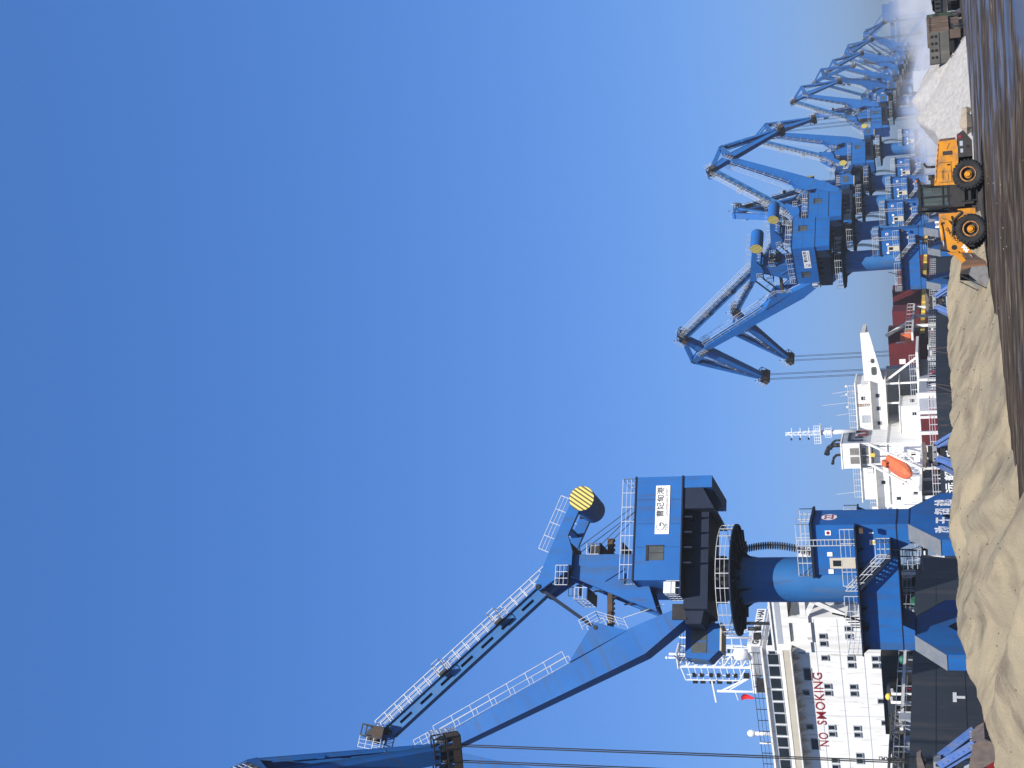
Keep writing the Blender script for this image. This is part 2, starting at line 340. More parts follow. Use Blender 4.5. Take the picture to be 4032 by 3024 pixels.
crest = [pk(.066, .0000, 90), pk(.0576, .0008, 89), pk(.044, .0030, 87), pk(.031, .0028, 85), pk(.010, .0042, 81), pk(-.0132, .0033, 75), pk(-.04, .0022, 69),
         pk(-.062, .0070, 64), pk(-.075, .005, 63), pk(-.10, .0062, 61), pk(-.116, .0098, 60), pk(-.137, .0055, 59), pk(-.155, .0030, 58), pk(-.17, .0068, 56),
         pk(-.187, .0073, 54), pk(-.203, .002, 52), pk(-.215, -.0015, 50), pk(-.24, -.007, 47), pk(-.261, -.012, 45), pk(-.29, -.0145, 43), pk(-.36, -.016, 40)]
spurs = [([(-0.6, 74.0, 2.1), (-1.9, 67.5, 1.55), (-2.3, 62.5, 0.8), (-2.0, 60.2, 0.2)], 0.55), ([(-2.6, 70, 2.2), (-4.2, 62.5, 1.75), (-4.2, 57.0, 0.95), (-3.2, 55.5, 0.3)], 0.60),
         ([(-5.8, 63, 2.2), (-6.6, 57, 1.85), (-5.4, 53.0, 1.15), (-4.4, 50.5, 0.35)], 0.60), ([(-8.6, 59, 2.1), (-9.2, 53, 1.95), (-7.6, 48, 1.4), (-5.6, 45.5, 0.6)], 0.52),
         ([(-11.6, 51, 1.6), (-11.4, 45, 1.45), (-8.5, 40, 1.0), (-5.5, 37.5, 0.3)], 0.40), ([(1.6, 81.5, 1.9), (0.9, 76.5, 1.3), (0.9, 73, 0.5)], 0.5),
         ([(-4.2, 62.5, 1.75), (-6.2, 57.5, 1.2)], 0.6), ([(-6.6, 57, 1.85), (-8.6, 52.5, 1.5)], 0.6)]
heap('sand_heap', [(crest, 0.40)] + spurs, -20, 9, 34, 90, 0.14, SAND, 'long heap of yellow sand with rippled ridges in front of the nearest blue crane', 'sand heap', amp=0.085, nsc=0.6, fine=0.03)
heap('gravel_heap', [([(21.2, 117, 4.2), (23.8, 120, 3.3), (25.6, 122, 2.3)], 0.80), ([(18.2, 107.5, 3.75), (17.0, 104, 2.6), (14.2, 99.5, 1.5)], 0.66)],
     8, 34, 92, 134, 0.22, PILEM, 'steep pale grey gravel heap between the wheel loader and the parked trucks', 'gravel heap', amp=0.06, nsc=0.8, fine=0.03)

cl = MB(); rnd = random.Random(11)
bpy.context.view_layer.update()
HP = bpy.data.objects['sand_heap'].data; NV = len(HP.vertices)
for i in range(7000):
    v = HP.vertices[rnd.randrange(NV)].co
    near = 0.0 < v.z or (v.z < 0 and rnd.random() < .04)
    if not near or rnd.random() < .35: continue
    r_ = (.010 + .038 * rnd.random() ** 5) * (.6 + v.y / 90); cl.m(CLOD if rnd.random() < .6 else SAND)
    p = [(v.x + r_ * rnd.uniform(.6, 1.2) * a, v.y + r_ * b, max(v.z, 0) + r_ * .3 + r_ * c) for a, b, c in ((1, 0, 0), (0, 1, 0), (-1, 0, 0), (0, -1, 0), (0, 0, .8), (0, 0, -.8))]
    o_ = len(cl.v); cl.v += p
    for f in ((0, 1, 4), (1, 2, 4), (2, 3, 4), (3, 0, 4), (1, 0, 5), (2, 1, 5), (3, 2, 5), (0, 3, 5)): cl.face([o_ + k for k in f])
o = part('sand_clods', cl, None); o['kind'] = 'stuff'; o['label'] = 'small dark clods and stones strewn over the sand heap'; o['category'] = 'clods'
# ------------------------------------------------------------------ crane mesh library
def crane_library():
    L = {}
    # portal (x = along quay, y = seaward)
    m = MB().m(BLUE).box(-1.7, 1.7, -5.4, 5.4, 6.85, 10.05)
    for s in (-1, 1):   # haunches under the beam ends
        m.hexa([(-1.69, s * 5.39, 5.9), (1.69, s * 5.39, 5.9), (1.69, s * 3.7, 5.9), (-1.69, s * 3.7, 5.9), (-1.69, s * 5.39, 6.9), (1.69, s * 5.39, 6.9), (1.69, s * 3.2, 6.9), (-1.69, s * 3.2, 6.9)] if s > 0 else
               [(-1.69, -3.7, 5.9), (1.69, -3.7, 5.9), (1.69, -5.39, 5.9), (-1.69, -5.39, 5.9), (-1.69, -3.2, 6.9), (1.69, -3.2, 6.9), (1.69, -5.39, 6.9), (-1.69, -5.39, 6.9)])
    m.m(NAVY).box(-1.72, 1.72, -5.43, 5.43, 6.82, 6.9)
    L['portal_beam'] = m.mesh('portal_beam')
    m = MB().m(BLUE)
    m.prism([(-1.7, 5.9), (-5.1, 3.5), (-5.1, 0.9), (-3.2, 0.9), (0, 3.4), (3.2, 0.9), (5.1, 0.9), (5.1, 3.5), (1.7, 5.9)], -0.65, 0.65)
    m.m(mat('dusty_grey_blue', (0.13, 0.15, 0.18), (0.17, 0.18, 0.19), .8, 1.5))
    for s in (-1, 1): m.hexa([Vector((s * (1.75 + d * 3.4), w_, 5.9 - d * 2.4 + e)) for d, w_, e in ((0, -.66, 0.01), (1, -.66, 0.01), (1, .66, 0.01), (0, .66, 0.01), (0, -.66, 0.05), (1, -.66, 0.05), (1, .66, 0.05), (0, .66, 0.05))])
    m.m(NAVY).box(-1.72, 1.72, -0.68, 0.68, 5.86, 5.93)
    for s in (-1, 1):
        m.m(STEELD).box(s * 4.1 - 1.1, s * 4.1 + 1.1, -0.4, 0.4, 0.45, 0.9)
        for d in (-0.7, 0.7): m.tube((s * 4.1 + d, -0.15, 0.35), (s * 4.1 + d, 0.15, 0.35), 0.33, 14)
        m.m(RUST).box(s * 4.9 - .2, s * 4.9 + .3, -0.9, -0.66, 1.5, 2.2)
    L['portal_leg'] = m.mesh('portal_leg')
    m = MB().m(BLUE2).tube((0, 0, 10.05), (0, 0, 18.2), 1.85, 40, caps=False); m.tube((0, 0, 18.2), (0, 0, 19.85), 1.85, 40, 2.15, caps=False)
    m.m(BLUE).tube((0, 0, 10.05), (0, 0, 10.3), 2.02, 40)
    L['column'] = m.mesh('column')
    m = MB().m(NAVY).tube((0, 0, 20.5), (0, 0, 20.66), 4.65, 48)
    for i in range(16):
        a_ = i * math.pi / 8; c, s_ = math.cos(a_), math.sin(a_)
        m.prism([(1.9, 19.2 if i % 4 == 0 else 20.1), (2.6, 20.1), (4.5, 20.3), (4.5, 20.5), (1.9, 20.5)], -0.05, 0.05); 
        n0 = len(m.v) - 8
        for k in range(n0, n0 + 8): x, y, z = m.v[k]; m.v[k] = (x * c - y * s_, x * s_ + y * c, z)
    m.m(STEELD)
    for i in range(24):
        a0 = i * math.pi / 12; a1 = a0 + math.pi / 12
        m.bar((3.2 * math.cos(a0), 3.2 * math.sin(a0), 20.35), (3.2 * math.cos(a1), 3.2 * math.sin(a1), 20.35), 0.1)
    L['slewing_platform'] = m.mesh('slewing_platform')
    m = MB().m(WRAIL); ring = [(4.55 * math.cos(i * math.pi / 12), 4.55 * math.sin(i * math.pi / 12), 20.66) for i in range(24)]
    m.rail(ring, closed=True, step=1.3); L['platform_railing'] = m.mesh('platform_railing')
    m = MB().m(STEELD).tube((0, 0, 19.95), (0, 0, 22.0), 1.75, 32)
    for i in range(14):
        a_ = i * math.pi / 7; m.tube((1.85 * math.cos(a_), 1.85 * math.sin(a_), 20.9), (1.85 * math.cos(a_), 1.85 * math.sin(a_), 21.7), 0.18, 8)
    L['slewing_bearing'] = m.mesh('slewing_bearing')
    # cable carrier: arc of hoops down one side of the column
    m = MB().m(STEELD)
    pr = None
    for i in range(34):
        u = i / 33; z = 19.8 - 6.4 * u; rr = 1.9 + 1.0 * math.sin(math.pi * (0.25 + 0.75 * u)) ; a_ = -1.35
        p = Vector((rr * math.cos(a_), rr * math.sin(a_), z)); m.box(p.x - .35, p.x + .1, p.y - .25, p.y + .25, z - .05, z + .05)
        if pr: m.bar(pr, p, 0.07)
        pr = p
    L['cable_carrier'] = m.mesh('cable_carrier')
    # electrical house on the landward end of the deck
    m = MB().m(BLUE).prism([(-1.7, 10.05), (1.7, 10.05), (1.7, 13.35), (-1.7, 13.35)], -5.4, -1.15)
    m.m(NAVY).box(-1.95, 1.95, -5.65, -0.95, 13.35, 13.55)
    L['electrical_house'] = m.mesh('electrical_house')
    m = MB().m(WRAIL).rail([(-1.8, -1.1, 13.55), (-1.8, -5.5, 13.55), (1.8, -5.5, 13.55), (1.8, -1.1, 13.55)], closed=True); L['roof_railing'] = m.mesh('roof_railing')
    m = MB().m(CREAM).box(-1.76, -1.7, -2.6, -1.7, 10.15, 12.15); m.m(GLASS).box(-1.78, -1.75, -2.4, -1.9, 11.2, 11.9)
    m.m(SIGNW).box(-1.75, -1.71, -1.62, -1.25, 11.9, 12.3); m.box(-1.75, -1.71, -3.1, -2.75, 11.9, 12.3); L['door'] = m.mesh('door')
    m = MB().m(WRAIL)
    for s in (-0.25, 0.25): m.bar((-1.95, -4.0 + s, 10.1), (-1.95, -4.0 + s, 14.6), 0.06)
    for i in range(15): m.bar((-1.95, -4.25, 10.3 + i * 0.3), (-1.95, -3.75, 10.3 + i * 0.3), 0.04)
    L['ladder'] = m.mesh('ladder')
    m = MB().m(SIGNW).box(-1.74, -1.71, -4.95, -4.55, 11.9, 12.35); m.m(REDM).tube((-1.75, -4.75, 12.12), (-1.735, -4.75, 12.12), 0.14, 12)
    m.m(SIGNW).box(-1.74, -1.71, -4.1, -3.7, 8.5, 8.95); m.m(YELB).box(-1.75, -1.735, -4.02, -3.78, 8.55, 8.85); m.m(SIGNW).box(-1.74, -1.71, -4.75, -4.65, 8.6, 8.95)
    L['warning_sign'] = m.mesh('warning_sign')
    # walkways round the deck
    m = MB().m(NAVY)
    m.box(-2.75, -1.7, -5.5, 5.5, 9.92, 10.04); m.box(1.7, 2.75, -5.5, 5.5, 9.92, 10.04)
    for y in (-5.2, -3.4, -1.7, 0, 1.7, 3.4, 5.2):
        m.prism([(-1.71, 9.45), (-1.71, 9.9), (-2.7, 9.9)], y - 0.04, y + 0.05)
        m.prism([(1.71, 9.0), (1.71, 9.9), (2.7, 9.9)], y - 0.05, y + 0.05)
    m.m(RUST).box(-3.1, -2.8, -5.6, -5.2, 9.3, 9.6)
    L['deck_walkway'] = m.mesh('deck_walkway')
    m = MB().m(WRAIL).rail([(-2.7, -0.6, 10.04), (-2.7, -5.4, 10.04)]); m.rail([(-2.7, 0.3, 10.04), (-2.7, 5.4, 10.04), (2.7, 5.4, 10.04), (2.7, -5.4, 10.04), (1.7, -5.4, 10.04)])
    L['deck_railing'] = m.mesh('deck_railing')
    m = MB()
    def flight(a, b, w_, acr):
        a = Vector(a); b = Vector(b); acr = Vector(acr) * w_ / 2; k = 9
        m.m(NAVY).bar(a + acr, b + acr, 0.06, 0.22); m.bar(a - acr, b - acr, 0.06, 0.22)
        for i in range(k): p = a.lerp(b, (i + .5) / k); m.bar(p - acr, p + acr, 0.25, 0.04)
        m.m(WRAIL)
        for c in (acr, -acr): m.rail([a + c, b + c], h=1.0, step=1.0)
    flight((-2.3, -0.15, 10.0), (-2.3, -2.95, 7.4), 0.7, (1, 0, 0))
    m.m(NAVY).box(-2.75, -1.72, -4.3, -2.95, 7.3, 7.4); m.m(WRAIL).rail([(-2.7, -2.95, 7.4), (-2.7, -4.25, 7.4), (-1.8, -4.25, 7.4)])
    flight((-2.5, -3.35, 7.35), (-1.3, -2.75, 5.1), 0.7, (.4, 1, 0))
    m.m(NAVY).box(-1.7, -0.1, -3.3, -1.5, 4.95, 5.05); m.m(WRAIL).rail([(-1.65, -3.25, 5.05), (-1.65, -1.55, 5.05), (-0.15, -1.55, 5.05)])
    flight((0.5, -2.6, 5.0), (3.4, -3.4, 0.6), 0.7, (0.3, 1, 0))
    L['stair'] = m.mesh('stair')
    m = MB().m(BLACK)
    pr = None
    for i in range(14):
        u = i / 13; p = Vector((-2.4 + .5 * u, 1.9 + 1.8 * u, 12.2 - 2.6 * u - 1.1 * math.sin(math.pi * u)))
        if pr: m.bar(pr, p, 0.1)
        pr = p
    for i in range(5): m.tube((-2.3, 2.3 + .22 * i, 10.1), (-2.3, 2.3 + .22 * i, 11.3 - .15 * i), 0.05, 6)
    L['cable_loop'] = m.mesh('cable_loop')
    # slewed upper works (x = boom direction, y = left)
    m = MB().m(BLUE).box(-8.0, 0.9, -3.7, 3.7, 24.1, 28.0)
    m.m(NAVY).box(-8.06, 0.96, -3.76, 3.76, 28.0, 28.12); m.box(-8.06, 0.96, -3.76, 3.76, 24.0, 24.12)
    for x in (-6.0, -3.9, -1.9): m.m(NAVY).box(x - .012, x + .012, 3.69, 3.712, 24.2, 27.95); m.box(x - .012, x + .012, -3.712, -3.69, 24.2, 27.95)
    m.m(NAVY).box(-8.012, -7.99, -3.6, 3.6, 26.1, 26.13)
    L['machine_house'] = m.mesh('machine_house')
    m = MB().m(WRAIL).rail([(-7.9, -3.6, 28.12), (-7.9, 3.6, 28.12), (0.8, 3.6, 28.12), (0.8, 1.9, 28.12)]); m.rail([(-7.9, -3.6, 28.12), (0.8, -3.6, 28.12), (0.8, -1.9, 28.12)])
    L['house_railing'] = m.mesh('house_railing')
    m = MB().m(NAVY).box(-5.2, 3.0, -2.5, 2.5, 22.0, 24.0)  # dark blue paints in the shade below the machine house
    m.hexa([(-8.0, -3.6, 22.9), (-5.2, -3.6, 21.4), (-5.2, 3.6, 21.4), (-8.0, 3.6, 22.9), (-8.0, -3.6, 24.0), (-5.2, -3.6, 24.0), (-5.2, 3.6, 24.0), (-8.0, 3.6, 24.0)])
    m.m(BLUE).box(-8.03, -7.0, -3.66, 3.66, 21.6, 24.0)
    for x in (-4.5, -3.2, -1.9, -0.6): m.m(NAVY).box(x - .06, x + .06, -3.6, 3.6, 23.2, 24.0)
    m.hexa([(0.9, -2.4, 21.9), (4.0, -1.4, 22.7), (4.0, 1.4, 22.7), (0.9, 2.4, 21.9), (0.9, -2.4, 24.0), (4.0, -1.4, 24.0), (4.0, 1.4, 24.0), (0.9, 2.4, 24.0)])
    m.m(STEELD); 
    for s in (-1.45, 1.45): m.box(2.4, 3.7, s - .15, s + .15, 23.9, 25.1)
    L['turntable'] = m.mesh('turntable')
    m = MB().m(GLASSG).box(-.62, .62, 0, .03, 25.5, 26.8)
    m.m(STEELD).box(-.66, .66, 0, .08, 26.8, 27.0); m.box(-.66, -.55, 0, .06, 25.5, 26.8); m.box(-.03, .03, 0, .05, 25.5, 26.8)
    L['house_window'] = m.mesh('house_window')
    m = MB().m(SIGNW).box(-7.2, -3.0, 3.715, 3.75, 25.1, 26.3); L['sign_board'] = m.mesh('sign_board')
    m = MB().m(WHITE2).box(0.95, 1.9, 2.3, 3.4, 24.5, 25.5); m.m(WRAIL).rail([(0.95, 3.7, 24.1), (2.1, 3.7, 24.1), (2.1, 1.6, 24.1)], step=.7)
    m.m(NAVY).box(0.9, 2.15, 1.5, 3.75, 23.98, 24.1)
    L['front_balcony'] = m.mesh('front_balcony')
    m = MB()   # tower carrying the luffing gear
    for s in (-1.25, 1.25):
        m.m(BLUE).prism([(-1.9, 28.12), (3.0, 26.4), (2.2, 28.6), (-0.1, 34.3), (-0.5, 35.2), (-1.6, 35.2), (-1.9, 34.4)], s - 0.22, s + 0.22)
    m.m(BLUE).box(-1.7, -1.5, -1.03, 1.03, 28.12, 34.8); m.prism([(2.9, 26.5), (2.0, 28.7), (-0.3, 34.2), (-0.5, 34.1), (1.8, 28.6), (2.7, 26.5)], -1.03, 1.03)
    m.m(STEELD)
    for i in range(5): m.bar((2.9 - .55 * i, 1.5, 27 + 1.45 * i), (2.35 - .55 * i, -1.5, 28.45 + 1.45 * i), .12)
    for z in (31.6, 34.2, 29.6): m.m(NAVY).box(-2.9, -1.9, -1.6, 1.6, z - .1, z)
    m.box(-0.6, 0.9, -2.2, -1.5, 34.0, 34.1); m.box(-0.8, 0.9, 1.5, 2.2, 34.0, 34.1); m.box(1.0, 2.0, -1.6, 1.6, 32.4, 32.5)
    m.m(WRAIL)
    for z in (31.6, 34.2): m.rail([(-1.9, 1.55, z), (-2.85, 1.55, z), (-2.85, -1.55, z), (-1.9, -1.55, z)], step=.8)
    m.rail([(-0.8, 2.15, 34.1), (0.9, 2.15, 34.1)], step=.6); m.rail([(-0.6, -2.15, 34.1), (0.9, -2.15, 34.1)], step=.6); m.rail([(1.0, 1.5, 32.5), (2.0, 1.5, 32.5), (2.0, -1.5, 32.5)], step=.7)
    m.m(BLUE).bar((-0.6, 1.5, 29.4), (0.4, 1.5, 31.0), .18); m.bar((-.2, 1.5, 29.4), (.7, 1.5, 29.4), .25)
    m.m(STEELD).tube((-2.5, -0.7, 32.3), (-2.5, 0.7, 32.3), 0.5, 12)
    for y in (-.6, .6): m.bar((-2.2, y, 32.5), (-6.6, y, 28.1), .05); m.bar((-2.2, y, 34.4), (-7.0, y, 28.1), .05)
    L['tower'] = m.mesh('tower')
    # operator's cab hangs on the right of the boom foot
    m = MB().m(BLUE).prism([(3.4, 21.6), (5.6, 21.6), (6.5, 22.5), (6.3, 24.5), (3.4, 24.5)], -3.5, -1.3)
    m.m(CREAM).prism([(3.35, 21.45), (5.7, 21.45), (5.7, 21.6), (3.35, 21.6)], -3.55, -1.25)
    m.m(WRAIL).rail([(3.4, -3.5, 24.5), (6.2, -3.5, 24.5), (6.2, -1.4, 24.5)], h=0.9, step=.7)
    m.m(NAVY).box(2.4, 3.4, -3.5, -1.3, 22.4, 22.5)
    L['operator_cab'] = m.mesh('operator_cab')
    m = MB().m(GLASSG).box(6.02, 6.5, -3.3, -1.5, 22.6, 24.0); m.box(4.0, 5.9, -3.54, -3.5, 22.7, 24.0); m.box(4.0, 5.9, -1.3, -1.26, 22.7, 24.0)
    m.m(BLUE).box(4.9, 5.0, -3.56, -3.5, 22.7, 24.0); m.box(4.9, 5.0, -1.3, -1.24, 22.7, 24.0)
    L['cab_window'] = m.mesh('cab_window')
    # luffing links, each in its own frame (x along the link)
    Lb = 30.4; m = MB().m(BLUE); secs = []
    for x, zt, zb, w_ in ((-.3, .35, -.35, 2.7), (1.2, .75, -.6, 2.6), (5.6, 1.15, -1.35, 2.2), (10, 1.1, -1.2, 2.0), (Lb - 2.0, .75, -.5, 1.5), (Lb, .5, -.3, 1.3)):
        secs.append([(x, -w_ / 2, zb), (x, w_ / 2, zb), (x, w_ / 2, zt), (x, -w_ / 2, zt)])
    m.loft(secs)
    for y in (-1.05, 1.05): m.prism([(6.2, 1.1), (8.6, 2.9), (9.4, 2.9), (13.0, 1.05)], y - .08, y + .08)
    m.m(STEELD).tube((9.0, -1.2, 2.6), (9.0, 1.2, 2.6), .2, 10)
    L['boom'] = m.mesh('boom')
    m = MB().m(WRAIL)
    for y, a0 in ((1.0, 13.2), (-1.0, 13.2)):
        m.rail([(a0, y, 1.1), (Lb - 1.5, y * .8, .8)], step=2.2, rows=2)
    m.rail([(6.0, 1.1, 1.2), (8.2, 1.3, 2.9), (10.2, 1.3, 2.9)], h=.9, step=1.1); m.rail([(8.2, -1.3, 2.9), (10.2, -1.3, 2.9)], h=.9, step=1.0)
    m.bar((1.6, 1.0, 1.6), (6.0, 1.1, 2.2), .05); m.rail([(Lb - 1.6, -1.9, .2), (Lb + .6, -1.9, .2)], step=.8); m.rail([(Lb - 1.6, 1.9, .2), (Lb + .6, 1.9, .2)], step=.8)
    m.m(STEELD).box(Lb - 1.6, Lb + .6, 1.0, 1.9, .1, .2); m.box(Lb - 1.6, Lb + .6, -1.9, -1.0, .1, .2)
    m.m(BLACK).bar((13.5, .35, 1.15), (Lb - 1.8, .3, .85), .09); m.bar((13.5, -.35, 1.15), (Lb - 1.8, -.3, .85), .09)
    L['boom_walkway'] = m.mesh('boom_walkway')
    Lr = 25.06; m = MB().m(BLUE2)
    for y in (-.3, .3):
        m.box(0, Lr, y - .06, y + .06, .0, .42); m.box(0, Lr, y - .06, y + .06, -.55, -.26)
        x = 0.0
        for i in range(9): m.box(x, x + (1.2 if i else 2.0), y - .055, y + .055, -.26, .0); x += 2.75 if i else 3.3
        m.box(Lr - 1.1, Lr, y - .055, y + .055, -.26, .0)
    m.box(0, Lr, -.58, .58, .42, .46); m.box(0, Lr, -.4, .4, -.60, -.55)
    L['tie_rod'] = m.mesh('tie_rod')
    m = MB().m(WRAIL)
    for y in (-.6, .6): m.rail([(0.8, y, .42), (Lr - .6, y, .42)], step=1.35, h=1.05, r=.06)
    m.rail([(8.0, .6, .42), (8.0, 1.3, .42), (8.9, 1.3, .42), (8.9, .6, .42)], step=.9); m.rail([(15.5, .6, .42), (15.5, 1.3, .42), (16.4, 1.3, .42), (16.4, .6, .42)], step=.9)
    m.m(STEELD).box(8.0, 8.9, .6, 1.3, .2, .42); m.box(15.5, 16.4, .6, 1.3, .2, .42); m.m(BLACK)
    for y in (-.3, 0, .3): m.bar((0.5, y, .55), (Lr - .5, y, .55), .05)
    for i in range(8): m.box(2 + 2.9 * i, 2.4 + 2.9 * i, -.4, .4, .4, .55)
    L['tie_rod_walkway'] = m.mesh('tie_rod_walkway')
    m = MB().m(BLUE)
    for y in (-1.75, 1.75): m.prism([(-5.4, -1.6), (-5.8, -.7), (-1.0, 1.5), (1.9, 2.75), (2.3, 2.3), (1.2, .6), (.5, -.5), (-.9, -.6), (-2.4, -.2)], y - .2, y + .2)
    m.box(-.3, .3, -1.55, 1.55, .4, 1.0); m.box(1.6, 2.0, -1.55, 1.55, 2.2, 2.6); m.box(-3.4, -3.1, -1.55, 1.55, -.2, .4)
    m.m(NAVY).tube((2.0, -2.05, 2.45), (2.0, 2.05, 2.45), .22, 12)
    m.m(BLUE).box(-5.3, -4.9, -1.55, 1.55, -1.3, -.7)
    L['counterweight_lever'] = m.mesh('counterweight_lever')
    m = MB().m(WRAIL)
    for y in (-1.9, 1.9): m.rail([(-5.6, y, -.5), (-1.0, y, 1.55)], step=1.25, h=1.0, up=(-.42, 0, .9))
    L['lever_railing'] = m.mesh('lever_railing')
    m = MB().m(NAVY).tube((0, -1.95, 0), (0, 1.95, 0), 1.12, 40)
    for a_ in (0.6, 1.2): m.box(1.1 * math.cos(a_) - .12, 1.1 * math.cos(a_) + .12, .6, .8, 1.1 * math.sin(a_) - .05, 1.1 * math.sin(a_) + .25); m.box(1.1 * math.cos(a_) - .12, 1.1 * math.cos(a_) + .12, -.8, -.6, 1.1 * math.sin(a_) - .05, 1.1 * math.sin(a_) + .25)
    m.m(BLUE).tube((0, -1.9, 0), (0, 1.9, 0), 1.13, 40, caps=False)
    L['counterweight'] = m.mesh('counterweight')
    m = MB().m(STRIPE)
    m.tube((0, 1.95, 0), (0, 1.975, 0), 1.1, 40); L['striped_cap'] = m.mesh('striped_cap')
    # trunk jib, x toward the nose, tail at (-4.82,-.46), post top at (.26,4.27)
    m = MB().m(BLUE)
    m.loft([[(-5.2, -.6, -.9), (-5.2, .6, -.9), (-5.2, .6, -.2), (-5.2, -.6, -.2)], [(-1, -.75, -.65), (-1, .75, -.65), (-1, .75, .75), (-1, -.75, .75)],
            [(1.5, -.75, -.6), (1.5, .75, -.6), (1.5, .75, .8), (1.5, -.75, .8)], [(13.4, -.55, -.35), (13.4, .55, -.35), (13.4, .55, .3), (13.4, -.55, .3)]])
    m.m(BLUE2)
    for y in (-.72, .72): m.bar((1.5, y, .84), (13.2, y * .75, .34), .3, .05); m.bar((-1, y, .8), (1.5, y, .84), .3, .05); m.bar((-5.1, y * .8, -.17), (-1, y, .79), .3, .05)
    m.m(BLUE)
    for y in (-.62, .62):
        m.bar((-4.7, y, 0.1), (.1, y, 4.27), .14, .5); m.bar((.4, y, 4.2), (13.0, y, .55), .14, .42)
        m.bar((1.6, y, 3.3), (11.5, y, .75), .1, .22); m.bar((5.0, y, 2.2), (5.2, y, 2.9), .12, .6); m.bar((9.4, y, 1.2), (9.6, y, 1.6), .12, .5)
        m.prism([(-.6, .7), (1.2, .7), (.65, 4.5), (-.15, 4.4)], y - .07, y + .07)
    m.box(-.3, .7, -.6, .6, 4.1, 4.5); m.bar((-.2, 0, .9), (.2, 0, 4.2), 1.1, .2); m.bar((.8, 0, 4.25), (12.6, 0, .85), 1.1, .06)
    m.m(WRAIL).rail([(1.6, .45, 1.0), (12.4, .45, .5)], step=2.0, h=.7, rows=2)
    L['trunk_jib'] = m.mesh('trunk_jib')
    m = MB()   # sheave cages (nose and tail)
    m.m(STEELD)
    for y in (-1.1, -.4, .4, 1.1): m.tube((.3, y - .1, -.1), (.3, y + .1, -.1), .6, 18)
    m.bar((.3, -1.4, -.1), (.3, 1.4, -.1), .16)
    for y in (-1.45, -.5, .5, 1.45):
        for z in (-.85, .1): m.bar((-.7, y, z), (1.3, y, z), .09)
        for x in (-.7, 1.3): m.bar((x, y, -.85), (x, y, .1), .09)
        m.m(MESHM).box(.35, 1.25, y - .02, y + .02, -.8, .05); m.m(STEELD)
    for x in (-.7, .3, 1.3):
        for z in (-.85, .1): m.bar((x, -1.45, z), (x, 1.45, z), .09)
    m.m(MESHM).box(.7, 1.28, -1.4, 1.4, -.86, -.83); m.box(1.28, 1.31, -1.4, -.5, -.8, -.1)
    m.m(WRAIL)
    for y in (-1.45, 1.45): m.rail([(-.7, y, .1), (1.3, y, .1)], step=.7, h=1.0)
    m.rail([(1.3, -1.45, .1), (1.3, 1.45, .1)], step=.7); m.bar((-.7, -1.45, -.8), (1.3, -1.45, 1.1), .05)
    m.m(NAVY).prism([(-.6, -.6), (.9, -.3), (.5, .5), (-.6, .4)], -.15, .15)
    m.m(WRAIL).bar((0, 0, .6), (-.2, 0, 1.9), .04); m.m(STEELD).sphere((-.2, 0, 1.95), .14, 8)
    L['sheave_cage'] = m.mesh('sheave_cage')
    m = MB().m(STEELD).tube((0, 0, -1), (0, 0, 0), .045, 6); L['hoist_rope'] = m.mesh('hoist_rope')
    m = MB().m(NAVY).bar((0, -1.0, 0), (1, -1.0, 0), .16, .26); m.bar((0, 1.0, 0), (1, 1.0, 0), .16, .26); L['link_rod'] = m.mesh('link_rod')
    m = MB().m(RUST).box(0, 1, -.3, .3, -.22, .22); m.m(STEELD)
    for i in range(20): m.box(i / 20, i / 20 + .02, -.25, .25, -.34, -.22)
    L['luffing_rack'] = m.mesh('luffing_rack')
    return L
CL = crane_library()

